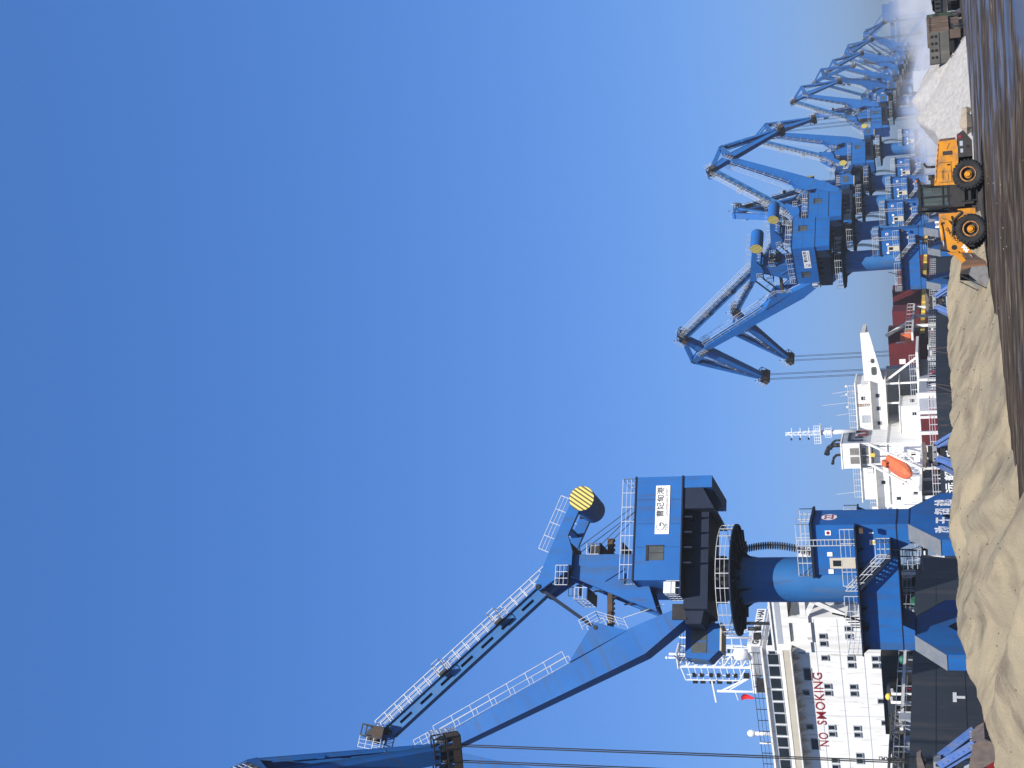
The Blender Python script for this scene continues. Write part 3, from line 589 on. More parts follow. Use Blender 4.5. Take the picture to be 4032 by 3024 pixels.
G_O = (3.063, 23.985); G_H = (-0.935, 34.84); LT = 4.836; NA, KA = -3.238, -1.728
def kin(ba, Lb, Lr):
    T = Vector((G_O[0] + Lb * math.cos(ba), G_O[1] + Lb * math.sin(ba))); Hp = Vector(G_H); d = Hp - T; L_ = d.length
    a_ = (LT * LT - Lr * Lr + L_ * L_) / (2 * L_); hh = math.sqrt(max(LT * LT - a_ * a_, 0)); e = d / L_; pp = Vector((e.y, -e.x))
    r1 = T + e * a_ + pp * hh; r2 = T + e * a_ - pp * hh; tail = r1 if r1.y > r2.y else r2
    ta = math.atan2(tail.y - T.y, tail.x - T.x)
    return T, tail, ta
SIGN_L = None
def crane(pos, heading, ba_deg, label, Lb=30.4, Lr=25.06, ropes=28.0, detail=2, number=None):
    root = thing('portal_crane', label, 'crane', pos, 0, 'blue portal cranes standing in a row along the quay')
    P = RZ(QRZ); U = RZ(math.pi / 2 - R(heading)); ba = R(ba_deg)
    def add(key, mtx, name=None, par=None): return link(name or key, CL[key], par or root, mtx)
    add('portal_beam', P)
    for s in (-1, 1):
        lg = add('portal_leg', P @ T_((0, s * 4.75, 0)))
        if detail > 0:
            for k, ch in enumerate('敢于超越'):
                me = LET[ch]; o = link('lettering', me, lg, face_mtx((-3.0 + k * 1.95, s * 0.665, 3.15), (1, 0, 0) if s < 0 else (-1, 0, 0), (0, 0, 1)) if s < 0 else face_mtx((3.0 - k * 1.95, 0.665, 3.15), (-1, 0, 0), (0, 0, 1)))
    add('column', P); sp = add('slewing_platform', P @ T_((0, 0, -.7))); add('platform_railing', Matrix.Identity(4), 'railing', sp); add('slewing_bearing', P)
    add('cable_carrier', P @ T_((0, 0, -.6)))
    eh = add('electrical_house', P); I = Matrix.Identity(4)
    add('roof_railing', I, 'railing', eh); add('door', I, 'door', eh); add('ladder', I, 'ladder', eh); add('warning_sign', I, 'warning_sign', eh)
    if number:
        nb = MB().m(SIGNW).tube((0, 0, -.02), (0, 0, .012), .62, 32); nb.m(REDM).tube((0, 0, -.02), (0, 0, .006), .66, 32)
        M0 = face_mtx((0.05, -5.405, 12.1), (1, 0, 0), (0, 0, 1)); part('number_disc', nb, eh, M0)
        lettering(number, 1.0, REDM, eh, face_mtx((0.05, -5.425, 12.1), (1, 0, 0), (0, 0, 1)), bold=0.01)
    dw = add('deck_walkway', P); add('deck_railing', I, 'railing', dw); add('stair', P); add('cable_loop', P)
    mh = add('machine_house', U); add('house_railing', I, 'railing', mh); [add('house_window', mm, 'window', mh) for mm in (T_((-1.4, 3.702, 0)), T_((-1.4, -3.702, 0)) @ RZ(math.pi), T_((-8.002, -1.2, 0)) @ RZ(math.pi / 2))]
    sb = add('sign_board', I, 'sign_board', mh)
    if detail > 0: SIGNS(mh)
    add('turntable', U); add('front_balcony', U); add('tower', U)
    cb = add('operator_cab', U); add('cab_window', I, 'window', cb)
    T, tail, ta = kin(ba, Lb, Lr)
    sx = Matrix.Diagonal((Lb / 30.4, 1, 1, 1))
    bm = add('boom', U @ T_((G_O[0], 0, G_O[1])) @ RY(-ba) @ sx); add('boom_walkway', I, 'railing', bm)
    ra = math.atan2(tail.y - G_H[1], tail.x - G_H[0])
    tr = add('tie_rod', U @ T_((G_H[0], 0, G_H[1])) @ RY(-ra) @ Matrix.Diagonal((Lr / 25.06, 1, 1, 1))); add('tie_rod_walkway', I, 'railing', tr)
    na = ta + NA
    tj = add('trunk_jib', U @ T_((T.x, 0, T.y)) @ RY(-na)); add('sheave_cage', T_((13.6, 0, .2)), 'sheave_cage', tj); add('sheave_cage', T_((-5.6, 0, -.5)), 'sheave_cage', tj)
    # counterweight lever: front pin linked to the boom bracket by a fixed-length rod
    def onboom(x, z): return Vector((G_O[0] + x * Lb / 30.4 * math.cos(ba) - z * math.sin(ba), G_O[1] + x * Lb / 30.4 * math.sin(ba) + z * math.cos(ba)))
    br = onboom(9.0, 2.6); pv = Vector((-1.1, 34.4)); rl, rod = 3.17, 6.0; d = br - pv; D = d.length
    D_ = min(max(D, rod - rl + .05), rod + rl - .05); a_ = (rl * rl - rod * rod + D_ * D_) / (2 * D_); hh = math.sqrt(max(rl * rl - a_ * a_, 0)); e = d / D
    c1 = pv + e * a_ + Vector((-e.y, e.x)) * hh; la = math.atan2(c1.y - pv.y, c1.x - pv.x) - math.atan2(2.45, 2.0)
    la = max(-.35, min(.45, la))
    fp = pv + Vector((2.0 * math.cos(la) - 2.45 * math.sin(la), 2.0 * math.sin(la) + 2.45 * math.cos(la)))
    lv = add('counterweight_lever', U @ T_((pv.x, 0, pv.y)) @ RY(-la)); add('lever_railing', I, 'railing', lv)
    cw = add('counterweight', T_((-5.6, 0, -1.45)), 'counterweight', lv); add('striped_cap', I, 'striped_cap', cw); add('striped_cap', RZ(math.pi), 'striped_cap', cw)
    dv = br - fp; add('link_rod', U @ T_((fp.x, 0, fp.y)) @ RY(-math.atan2(dv.y, dv.x)) @ Matrix.Diagonal((dv.length, 1, 1, 1)))
    rb = onboom(8.2, 1.6); r0_ = Vector((-3.6, 31.0)); dv = rb - r0_
    add('luffing_rack', U @ T_((r0_.x, 0, r0_.y)) @ RY(-math.atan2(dv.y, dv.x)) @ Matrix.Diagonal((dv.length, 1, 1, 1)))
    nose = Vector((T.x + 14.3 * math.cos(na), T.y + 14.3 * math.sin(na)))
    for y in (-.6, .6):
        for x in (-.17, .17): add('hoist_rope', U @ T_((nose.x + x, y, nose.y - .5)) @ Matrix.Diagonal((1, 1, ropes, 1)))
    nw = U @ Vector((nose.x, 0, nose.y, 1)).to_3d()
    return root, Vector(pos) + nw
LET = {}
for ch in '敢于超越':
    me = text_mesh(ch, 1.45, 0.01, 0.035, 0.95); me.materials.clear(); me.materials.append(SIGNW); LET[ch] = me
LOGO = MB().m(NAVY)
for i in range(26):
    a0 = R(60 + i * 11); a1 = a0 + R(11); w_ = 0.02 + 0.05 * (i / 25)
    LOGO.bar((.33 * math.cos(a0), .33 * math.sin(a0), 0), (.33 * math.cos(a1), .33 * math.sin(a1), 0), w_, .02)
LOGO.bar((.34, 0.0, 0), (.02, 0.0, 0), .07, .02)
for i in range(3): LOGO.bar((.06 + .1 * i, .02, 0), (.06 + .1 * i, .10, 0), .05, .02)
LM = LOGO.mesh('logo')
SG = {}
for key, body, size, mt, xs in (('a', '曹妃甸港', 0.66, BLACK, 1.0), ('b', 'CAOFEIDIAN PORT', 0.27, STEELD, 1.05), ('c', '河北港口', 0.19, STEELD, 1.0), ('d', 'HEBEI PORT', 0.09, STEELD, 1.0)):
    me = text_mesh(body, size, 0.006, 0.006 if key == 'a' else 0, xs); me.materials.clear(); me.materials.append(mt); SG[key] = me
def SIGNS(mh):
    up = (0, 0, 1); rt = (-1, 0, 0); y = 3.757
    link('lettering', SG['a'], mh, face_mtx((-5.75, y, 25.86), rt, up)); link('lettering', SG['b'], mh, face_mtx((-5.75, y, 25.33), rt, up))
    link('lettering', SG['c'], mh, face_mtx((-3.65, y, 25.36), rt, up)); link('lettering', SG['d'], mh, face_mtx((-3.65, y, 25.2), rt, up))
    link('logo', LM, mh, face_mtx((-3.65, y, 25.85), rt, up))
    b = MB().m(STEELD).box(-4.235, -4.215, y - .004, y + .002, 25.2, 26.2); part('divider_line', b, mh)

CR = [(-48, 5.6, 59.8, {}, 'nearest crane, mostly outside the picture, its long jib hanging into the lower corner with ropes'),
      (0, -112, 61.2, dict(Lb=25.0, Lr=21.7, number='22'), 'large blue portal crane numbered 22 beside the white NO SMOKING ship'),
      (140.9, -40.5, 53.7, {}, 'blue crane with striped counterweight and port sign, the nearest one behind the wheel loader'),
      (173.7, -40.7, 42.5, {}, 'blue crane right behind the signed one, its lower jib reaching over the second ship'),
      (210, 57.0, 61.9, {}, 'blue crane whose raised jib points right, the tallest peak above the wheel loader'),
      (245, 198.0, 50.0, {}, 'blue crane with jib folded toward the viewer, seen behind the two striped counterweights'),
      (318, 54.4, 73.8, {}, 'blue crane with second tallest right-pointing peak, just behind the tallest right-pointing one'),
      (446, 70.0, 73.2, {}, 'blue crane with third right-pointing peak, standing above the grey gravel heap'),
      (562, 124.8, 75.1, {}, 'hazy blue crane with fourth right-pointing peak, above the gravel heap slope'),
      (500, 196.0, 52.0, {}, 'hazy blue crane with folded jib seen end-on between the third and fourth right-pointing peaks'),
      (610, 64.0, 66.0, {}, 'hazy blue crane with lower right-pointing jib just past the fourth peak'),
      (655, 188.0, 50.0, {}, 'hazy blue crane with folded jib above the white dust cloud'),
      (705, 60.0, 58.0, {}, 'hazy blue crane jib pointing right at a shallow angle over the dust cloud'),
      (760, 88.0, 70.0, {}, 'small hazy crane with steep jib above the grey tailgate of the brown truck'),
      (815, 182.0, 46.0, {}, 'small hazy crane with folded jib above the ribbed side of the brown truck'),
      (880, 66.0, 52.0, {}, 'small hazy crane with long shallow jib above the green tarpaulin truck'),
      (960, 80.0, 62.0, {}, 'smallest and faintest blue crane at the far end of the row')]
noses = []
for t, he, ba, kw, lab in CR:
    z = 30.0 if t > 0 else 22
    r_, nw = crane(QP(t, 0), he, ba, lab, ropes=(33.2 if t == -48 else 32.0), detail=2 if t < 330 else 0, **kw); noses.append(nw)

# ------------------------------------------------------------------ ships
def hull(root, X0, X1, W, zt, material, zred=0.95, stern=None, bow=None, parts=()):
    m = MB().m(material); secs = []
    for x, inset in parts:
        secs.append([(x, inset, -2.9), (x, W - inset, -2.9), (x, W - inset * .6, zred), (x, W - inset * .4, zt), (x, inset * .4, zt), (x, inset * .6, zred)])
    m.loft(secs); 
    o = part('hull', m, root)
    m = MB().m(REDH); pr = None
    for x, inset in parts:
        r_ = [(x, inset - .012, -2.9), (x, inset * .6 - .012, zred)]
        if pr: k = len(m.v); m.v += pr + r_; m.face([k, k + 1, k + 3, k + 2])
        pr = r_
    part('boot_topping', m, root); return o
s1 = thing('cargo_ship', 'grey-hulled ship with white NO SMOKING superstructure moored behind the crane numbered 22', 'ship', QP(0, 15.5), QRZ)
h1 = hull(s1, 0, 0, 32, 6.6, HULL, 1.0, parts=((-120, 12), (-105, 5), (-90, 0), (36, 0), (43, 1.2), (47, 4.5)))
m = MB().m(HULL)
for z in (4.9, 2.35): m.box(-90, 36, -.03, 0.0, z, z + .04)
for x in range(-80, 36, 12): m.box(x, x + .05, -.025, 0.0, 1.0, 6.6)
part('hull_seam', m, h1)
m = MB().m(SIGNW).box(8.7, 10.4, -.06, -.032, 3.12, 3.45); m.box(9.35, 9.75, -.06, -.032, 2.4, 3.12); part('letter_mark', m, h1)
m = MB().m(HULL).box(-90, 40, 0.02, .12, 6.6, 7.0); part('bulwark', m, s1)
m = MB().m(GREYP).rail([(-60, .1, 7.0), (44, .1, 7.0)], step=3.6, h=1.3, r=.05, rows=3); m.rail([(44, .1, 7), (46.8, 5, 7), (46.8, 26, 7)], step=1.5, h=1.2); part('deck_railing', m, s1)
SB = T_((27.8, 0.8, 0)) @ RZ(-R(9.2))
m = MB().m(WHITE).box(0, 14, 0, 26, 9.95, 19.7)
ab = part('accommodation_block', m, s1, SB)
m = MB().m(GREYP)
for z in (12.35, 14.8, 17.2): m.box(-.015, 0.0, .2, 26, z, z + .05)
for y in (4.3, 12.6, 20.2): m.box(-.012, 0.0, y, y + .04, 9.95, 19.7)
m.box(-.02, 0, 3.8, 26, 9.9, 10.05)
part('plate_seam', m, ab)
m = MB().m(WHITE).box(0.4, 9, 4.3, 30, 19.75, 23.1); m.box(.1, 9.2, 4.1, 30.2, 22.95, 23.15); br1 = part('bridge', m, s1, SB)
def pane(par, y0, y1, z0, z1, x=0.0, fr=GREYP, gl=GLASS, d=.06):
    m = MB().m(gl).box(x - .015, x + .0, y0, y1, z0, z1); m.m(fr)
    m.box(x - d, x, y0 - .07, y1 + .07, z1, z1 + .09); m.box(x - d, x, y0 - .07, y0, z0, z1); m.box(x - d, x, y1, y1 + .07, z0, z1); m.box(x - d, x, y0 - .07, y1 + .07, z0 - .07, z0)
    return part('window', m, par)
for i, yc in enumerate((5.66, 7.2, 8.8, 10.4, 12.0, 13.5, 15.1, 16.7, 18.2, 19.8, 21.4)):
    pane(br1, yc - .64, yc + .64, 21.35, 22.45, .4)
pane(br1, 4.6, 4.95, 21.6, 22.3, .4)
m = MB().m(GLASS); m.v += [(1.0, 4.285, 21.2), (6.0, 4.285, 21.2), (6.0, 4.285, 22.5), (1.0, 4.285, 22.5)]; m.face([0, 1, 2, 3]); part('window', m, br1)
m = MB().m(SIGNW).box(.5, 7.5, 4.0, 4.1, 23.2, 24.2); nbd = part('name_board', m, s1, SB)
lettering('GUO YUAN HAI', 0.95, BLACK, nbd, face_mtx((4.0, 3.98, 23.7), (1, 0, 0), (0, 0, 1)), bold=.02, xs=.95)
m = MB().m(WHITE).box(-1.3, 1, 3.3, 27, 19.7, 19.85)
for i in range(15): m.prism([(-1.2, 19.7), (0, 19.7), (0, 18.9)], 3.6 + i * 1.55, 3.68 + i * 1.55)
m.m(CREAM).box(-1.3, -1.22, 3.3, 27, 19.85, 20.55); m.m(WHITE); m.box(-1.34, -1.2, 3.3, 27, 20.55, 20.62)
part('bridge_front_walkway', m, s1, SB)
# bridge wing with two rounded openings
def rrect(y0, y1, z0, z1, r, k=5):
    p = []
    for cy, cz, a0 in ((y1 - r, z1 - r, 0), (y0 + r, z1 - r, 90), (y0 + r, z0 + r, 180), (y1 - r, z0 + r, 270)):
        for i in range(k + 1): a = R(a0 + 90 * i / k); p.append((cy + r * math.cos(a), cz + r * math.sin(a)))
    return p
m = MB().m(WHITE).box(-.25, 6, -3.4, 4.25, 20.0, 21.5); m.box(-.4, 6.2, -3.5, 4.0, 21.5, 21.7)
m.box(-.25, 0.0, 2.95, 4.25, 17.7, 20.0); m.box(-.25, 0, -.2, .55, 17.7, 20.0); m.box(-.25, 0, -3.2, -2.4, 17.7, 20)
m.box(-.25, 0, .55, 2.95, 17.5, 18.0); m.box(-.25, 0, .55, 2.95, 19.75, 20.0); m.box(-.25, 0, -2.4, -.2, 19.75, 20); m.box(-.25, 0, -2.4, -.2, 17.9, 18.5)
m.m(GREYP).box(-.27, -.25, -3.2, 3.2, 20.55, 21.1)
for a_, b_ in (((-.2, 18.0), (-3.2, 16.4)), ((-3.2, 19), (-.4, 14.0))): m.m(WHITE).bar((-.1, *a_), (-.1, *b_), .25, .5)
part('bridge_wing', m, s1, SB)
m = MB().m(GREYP).box(2.5, 13, -3.6, -0.01, 9.95, 17.6); m.m(WHITE).box(2.4, 2.5, -1.6, -.9, 15.3, 16.3); m.box(2.2, 13, -3.7, 0, 17.5, 17.7); part('side_house', m, s1, SB)  # grey colour paints in the shade on the recessed side
m = MB().m(WRAIL).rail([(2.3, -.4, 17.9), (2.3, 2.9, 17.9)], step=.8, h=1.2); part('wing_railing', m, s1, SB)
Yb = lambda b: (b - 180) * .0149
for z, bs in ((16.42, (335, 398, 520, 765, 825, 1130, 1190, 1430, 1490)), (13.75, (270, 335, 520, 580, 765, 825, 1130, 1190, 1375, 1430, 1640)), (11.25, (520, 580)), (11.0, (885,)), (10.8, (1075,)), (18.75, (460, 825, 1130))):
    for b in bs: pane(ab, Yb(b) - .27, Yb(b) + .27, z - .32, z + .30, 0, d=.12)
pane(ab, Yb(615), Yb(715), 18.0, 18.75, 0); pane(ab, Yb(1240), Yb(1335), 18.0, 18.75, 0)
for wd, yc, wid in (('NO', 15.83, 1.85), ('SMOKING', 10.43, 6.85)):
    me = text_mesh(wd, 1.42, .012, 0.006, 1.0, 1.10); xs_ = [v.co.x for v in me.vertices]; k = wid / (max(xs_) - min(xs_)); cx = (max(xs_) + min(xs_)) / 2
    for v in me.vertices: v.co.x = (v.co.x - cx) * k
    me.materials.clear(); me.materials.append(REDM); link('lettering', me, ab, face_mtx((-.03, yc, 17.35), (0, -1, 0), (0, 0, 1)))
# roof gear
m = MB().m(STEELD).rail([(.6, 5.0, 23.15), (.6, 29, 23.15)], step=1.5, h=1.25, r=.05, rows=3); m.rail([(8.5, 5.0, 23.15), (8.5, 29, 23.15)], step=1.5, h=1.25, r=.05); part('roof_railing', m, s1, SB)
m = MB().m(WHITE2); c = [(3, 7.0), (3, 8.7), (4.6, 8.7), (4.6, 7.0)]
for x, y in c: m.bar((x, y, 23.1), (x, y, 33.0), .2)
for k in range(8):
    z = 24.9 + k * 1.02
    for (xa, ya), (xb, yb) in zip(c, c[1:] + c[:1]):
        m.bar((xa, ya, z), (xb, yb, z), .1); m.bar((xa, ya, z), (xb, yb, z + 1.02), .09)
m.bar((3, 9.0, 25.6), (3, 10.5, 26.4), .1); m.bar((3, 10.5, 26.4), (3, 10.5, 32.4), .12); m.bar((3, 10.5, 32.4), (3, 8.7, 32.8), .12); m.bar((3, 9.8, 25.9), (3, 9.8, 32.2), .08)
for k in range(9): m.bar((3, 8.7, 26.2 + k * .72), (3, 10.5, 26.0 + k * .72), .07)
m.box(2.8, 4.8, 6.8, 8.9, 33.0, 33.12); m.tube((3.5, 7.4, 33.1), (3.5, 7.4, 34.0), .14, 8); m.tube((4.2, 8.4, 33.1), (4.2, 8.4, 34.3), .1, 8); m.sphere((4.2, 8.4, 34.5), .18, 8)
m.m(BLACK)
for k in range(3):
    for d in (0, .85): m.box(2.8, 3.1, 10.55, 10.85, 26.4 + k * 1.9 + d, 26.95 + k * 1.9 + d); m.box(2.8, 3.1, 9.6, 10.0, 26.5 + k * 1.9 + d, 26.9 + k * 1.9 + d)
    m.box(2.9, 3.1, 6.3, 6.7, 27 + k * 1.9, 27.25 + k * 1.9)
m.m(WHITE2).box(2.2, 5.4, 5.0, 11.6, 24.5, 24.85); m.prism([(6.5, 23.15), (9.4, 23.15), (10.4, 24.6), (5.8, 24.6)], 3.0, 4.6, 'yz')
part('radar_mast', m, s1, SB)
m = MB().m(WHITE2).tube((2.6, 6.6, 24.9), (2.6, 6.6, 26.2), .72, 20); m.sphere((2.6, 6.6, 26.2), .72, 16, (1, 1, .5)); part('satellite_dome', m, s1, SB)
m = MB().m(WHITE2)
m.tube((2.2, 4.2, 23.1), (2.2, 4.2, 32.2), .13, 8); m.bar((2.2, 4.2, 31.2), (2.2, 5.8, 31.2), .1); m.bar((2.2, 4.6, 31.3), (2.2, 5.8, 25.2), .14); m.bar((2.2, 5.6, 24.8), (2.2, 5.6, 31), .09)
for k in range(6): m.bar((2.2, 4.2, 25.5 + k), (2.2, 5.65 - k * .17, 25.5 + k), .08)
m.bar((2.2, 5.0, 31.6), (2.2, 6.4, 31.6), .2, .12); m.tube((2, 3.0, 23.1), (2, 3.0, 30.6), .06, 6); m.bar((2, 3.0, 29.4), (2, 4.2, 29.0), .05); m.bar((2, 3, 23.5), (2, 4.2, 28.5), .04)
part('signal_mast', m, s1, SB)
m = MB().m(WHITE2); m.tube((2.5, 11.6, 23.1), (2.5, 11.6, 28.9), .13, 8); m.bar((2.5, 11.6, 28.5), (2.5, 9.6, 25.0), .14); m.bar((2.5, 11.4, 27.5), (2.5, 9.6, 24.9), .1); m.bar((2.5, 10.2, 29.35), (2.5, 13.1, 29.2), .24, .16); m.bar((2.5, 11.6, 26.9), (2.5, 12.8, 26.7), .08)
m.m(BLACK).box(2.3, 2.7, 9.2, 9.7, 25.1, 25.7)
part('radar_scanner', m, s1, SB)
m = MB().m(FLAGM); pr = None
for i in range(8):
    u = i / 7; z_ = 26.3 - 1.5 * u; y1 = 12.7 - .05 * i; y0 = 11.85 + .35 * u; x_ = 2.4 + .12 * math.sin(5 * u)
    r_ = [(x_, y0, z_ - .3 * (1 - u)), (x_ + .08, (y0 + y1) / 2, z_ + .05), (x_ - .06, y1, z_)]
    if pr: k = len(m.v); m.v += pr + r_; m.face([k, k + 1, k + 4, k + 3]); m.face([k + 1, k + 2, k + 5, k + 4])
    pr = r_
fl = part('ship_flag', m, s1, SB)
m = MB().m(DOME).sphere((1.6, 1.5, 25.3), .82, 16); m.m(WHITE2).box(1.0, 1.5, 2.2, 2.6, 24.7, 25.2); m.m(STEELD).bar((1.6, 1.9, 22.0), (1.6, 1.9, 25), .25); m.tube((1.5, 2.5, 23.0), (1.5, 2.5, 24.4), .2, 8); m.box(1.2, 1.8, 3.2, 3.7, 23.1, 23.9); part('radome', m, s1, SB)
m = MB().m(WHITE2).tube((1.2, 16.3, 23.1), (1.2, 16.3, 25.2), .22, 10); m.sphere((1.2, 16.3, 25.4), .42, 12, (1, 1, 1.2)); m.tube((1.2, 17.6, 23.1), (1.2, 17.6, 24.6), .12, 8); part('searchlight', m, s1, SB)
m = MB().m(STEELD).box(1.6, 2.6, 9.8, 11.0, 23.15, 24.3); part('roof_locker', m, s1, SB)
# dark hatch structure and deck gear in front of the block
m = MB().m(HULL).box(-6, 0, 4.3, 31, 9.1, 9.93)
for i in range(9): m.prism([(5.0 + i * 2.6, 9.9), (5.9 + i * 2.6, 9.9), (5.9 + i * 2.6, 9.2)], -6.1, -6.0, 'yz')
m.m(BLACK).box(-5.6, 0, 4.6, 31, 6.62, 9.1); part('hatch_coaming', m, s1, SB)  # black box painted as the dark void below the coaming
m = MB()
m.m(WHITE).box(6, 26, 1.2, 1.4, 7.7, 8.0)
for x in (25.2, 17.0, 12.5, 9.0): m.m(WHITE).bar((x, 1.3, 6.6), (x, 1.3, 8.5), .14)
for x, y in ((12.8, 1.5), (11.2, 1.5)): m.tube((x, y, 6.6), (x, y, 8.9), .13, 8); m.bar((x, y, 8.8), (x + .9, y, 8.9), .2)
m.m(REDM).bar((13.6, 1.4, 7.2), (13.6, 1.4, 7.8), .2); m.m(YELB).sphere((13.2, 2.0, 9.2), .33, 12, (1, 1, .9)); m.m(RUST).box(14.8, 15.4, 1.6, 2.2, 8.4, 9.1)
m.m(GREENM).sphere((20.4, 1.8, 8.1), .42, 12, (1, 1, .8)); m.m(GREYP).bar((20.4, 1.8, 6.6), (20.4, 1.8, 8), .1)
m.m(GREYP).box(7.2, 8.4, 1.0, 2.2, 6.7, 8.1); m.box(3.2, 4.4, 1.0, 2.0, 6.7, 7.6)
part('deck_fittings', m, s1)
m = MB().m(GRTRUCK)
for y in (1.2, 2.0):
    for z in (7.6, 8.75): m.bar((-14, y, z), (8.6, y, z), .14)
for i in range(15):
    x = -14 + i * 1.6
    for y in (1.2, 2.0): m.bar((x, y, 7.6), (x, y, 8.75), .1); m.bar((x, y, 7.6 if i % 2 else 8.75), (x + 1.6, y, 8.75 if i % 2 else 7.6), .09)
part('lattice_boom', m, s1)
# stern gear seen under the portal
rnd = random.Random(4)
for i in range(34):
    x = 27.5 + rnd.random() * 18; y = .6 + rnd.random() * 2.0; z = 6.6 + (rnd.random() * 1.8 if i % 2 else 0)
    m = MB().m(rnd.choice([GREENM, STEELD, GREYP, STEELD, STEELD, WHITE2, GREENM, BLACK])); w_ = .3 + rnd.random() * 1.0
    if i % 3 == 0: m.tube((x, y, z + .4), (x + w_, y, z + .4), .35, 12); m.tube((x + .1, y, z + .4), (x + .2, y, z + .4), .55, 12); part('mooring_winch', m, s1)
    elif i % 3 == 1: m.box(x, x + w_, y, y + w_, z, z + .5 + rnd.random()); m.bar((x, y, z), (x, y, z + 2.2), .08); part('deck_locker', m, s1)
    else: m.tube((x, y, 6.6), (x, y, 8.4 + rnd.random() * 1.4), .1, 8); m.bar((x, y, 8.4), (x + 1.2, y, 8.6), .12); part('vent_pipe', m, s1)
m = MB().m(BLACK).box(24, 46, 3.2, 12, 6.6, 10.4); m.m(GREYP).box(32, 33, 3.15, 3.2, 7.6, 8.6); part('stern_backdrop', m, s1)  # added black backdrop that darkens the view under the portal
m = MB().m(WHITE).box(39.3, 40.1, 1.0, 1.6, 6.6, 10.3); m.box(35.2, 35.9, 1, 1.6, 6.6, 9.8); part('stern_post', m, s1)

# ---- second ship
s2 = thing('bulk_carrier', 'navy-hulled bulk carrier with white stern house, orange lifeboat and maroon hatch covers', 'ship', QP(0, 15.5), QRZ)
Y = lambda n_: n_ - 15.5
h2 = hull(s2, 0, 0, 36, 4.95, HULL2, 0.6, parts=((110, 1.5), (113, .3), (116, 0), (318, 0), (332, 6), (342, 14)))
for ch, nn in zip('能正韶远', (25.9, 27.85, 29.8, 31.9)):
    lettering(ch, 1.75, SIGNW, h2, face_mtx((109.96, Y(nn), 3.35), (0, -1, 0), (0, 0, 1)), bold=.04)
def wpart(name, par=s2, mt=WHITE, boxes=(), extra=None):
    m = MB().m(mt)
    for b in boxes: m.box(*b)
    if extra: extra(m)
    return part(name, m, par)
def ex(m):
    m.m(MAROON).box(124, 149.5, Y(20), Y(34), 4.98, 5.06); m.m(WHITE)
    for n_ in (17.0, 20.0, 23.5, 34.5, 38.2, 41.5, 45, 49): m.box(113.4, 113.8, Y(n_), Y(n_) + .5, 4.95, 8.0); m.box(122, 122.3, Y(n_), Y(n_) + .4, 4.95, 8.0)
wpart('poop_deck', boxes=((113, 150, Y(33.5), Y(51), 8.0, 8.45), (138, 150, Y(16.5), Y(33.5), 8.0, 8.45)), extra=ex)
wpart('lower_house', mt=GREYP, boxes=((128, 150, Y(21), Y(47), 4.96, 8.0),))
m = MB().m(WRAIL)
m.rail([(111, .6, 4.95), (150, .1, 4.95)], step=1.3, r=.09, h=1.2); m.rail([(110.2, 1.6, 4.95), (110.2, 34, 4.95)], step=1.4, r=.09, h=1.2); m.rail([(113.1, Y(34), 8.45), (113.1, Y(51), 8.45)], step=1.4, r=.08)
m.rail([(138.1, Y(17), 8.45), (138.1, Y(31), 8.45)], step=1.3, r=.08); m.rail([(150, .1, 4.95), (318, .1, 4.95)], step=2.2, r=.12, h=1.25); m.m(REDM).rail([(118, Y(18), 5.0), (118, Y(34), 5.0)], step=3.3, r=.1, rows=2); part('deck_railing', m, s2)
wpart('low_house', boxes=((143, 150, Y(27.8), Y(33), 8.45, 11.9), (142.8, 150, Y(27.6), Y(33), 11.9, 12.05)))
def ex(m):
    m.m(WHITE).box(137.7, 150, Y(32.8), Y(45.2), 14.3, 14.5); m.m(GREYP)
    for z in (10.6, 12.5): m.box(137.985, 138, Y(33), Y(45), z, z + .06)
    m.box(137.98, 138, Y(38.6), Y(39.7), 8.5, 10.5)
wpart('engine_casing', boxes=((138, 149.9, Y(33), Y(45), 8.45, 14.3),), extra=ex)
wpart('port_house', boxes=((139, 149.9, Y(45.2), Y(49.5), 8.45, 12.0), (146, 149.9, Y(45.2), Y(50), 12.0, 14.4)))
def ex(m):
    m.m(WHITE).box(148.9, 158.2, Y(24.6), Y(50.2), 17.2, 17.45); m.box(148.5, 158, Y(24), Y(50.5), 14.4, 14.55)
    m.m(WHITE).box(149, 155.5, Y(24.6), Y(33), 11.95, 12.05)
    for n_ in (25, 28.8): m.box(149.2, 149.5, Y(n_), Y(n_) + .3, 8.45, 14.4)
    m.bar((150, Y(24.8), 14.4), (150, Y(20.5), 8.6), .3, .35)
db = wpart('deck_house', boxes=((150, 158, Y(24.6), Y(50), 14.55, 17.2), (150, 158, Y(33), Y(50), 8.45, 14.4)), extra=ex)
wpart('recessed_house', mt=GREYP, boxes=((155.5, 158, Y(24), Y(33), 8.45, 14.4),))  # grey stands in for the shading beneath the bridge wing
for n_ in (27.6, 30.1, 33.0, 44.9):
    m = MB().m(GLASS).box(149.96, 150, Y(n_) - .35, Y(n_) + .35, 15.6, 16.3); m.m(GREYP).box(149.9, 149.99, Y(n_) - .42, Y(n_) + .42, 16.3, 16.4); part('window', m, db)
def wing(m):
    if True:
        m.prism([(Y(15.3), 16.9), (Y(15.3), 18.5), (Y(24.6), 18.3), (Y(24.6), 14.9)], 150.2, 150.6, 'yz'); m.prism([(Y(15.3), 17.6), (Y(15.3), 18.3), (Y(24.6), 18.0), (Y(24.6), 17.0)], 150.6, 157, 'yz')
    m.m(GLASSG)
    for r_ in (rrect(Y(22.0), Y(23.6), 15.9, 16.9, .35), rrect(Y(20.4), Y(21.3), 16.2, 16.9, .3)): m.prism(r_, 150.17, 150.195, 'yz')
wpart('bridge_wing', boxes=(), extra=wing)
wpart('bridge_wing', boxes=(), extra=lambda m: m.prism([(Y(50), 15.2), (Y(50), 18.4), (Y(53.5), 18.5), (Y(53.5), 17.2)], 150.2, 150.6, 'yz'))
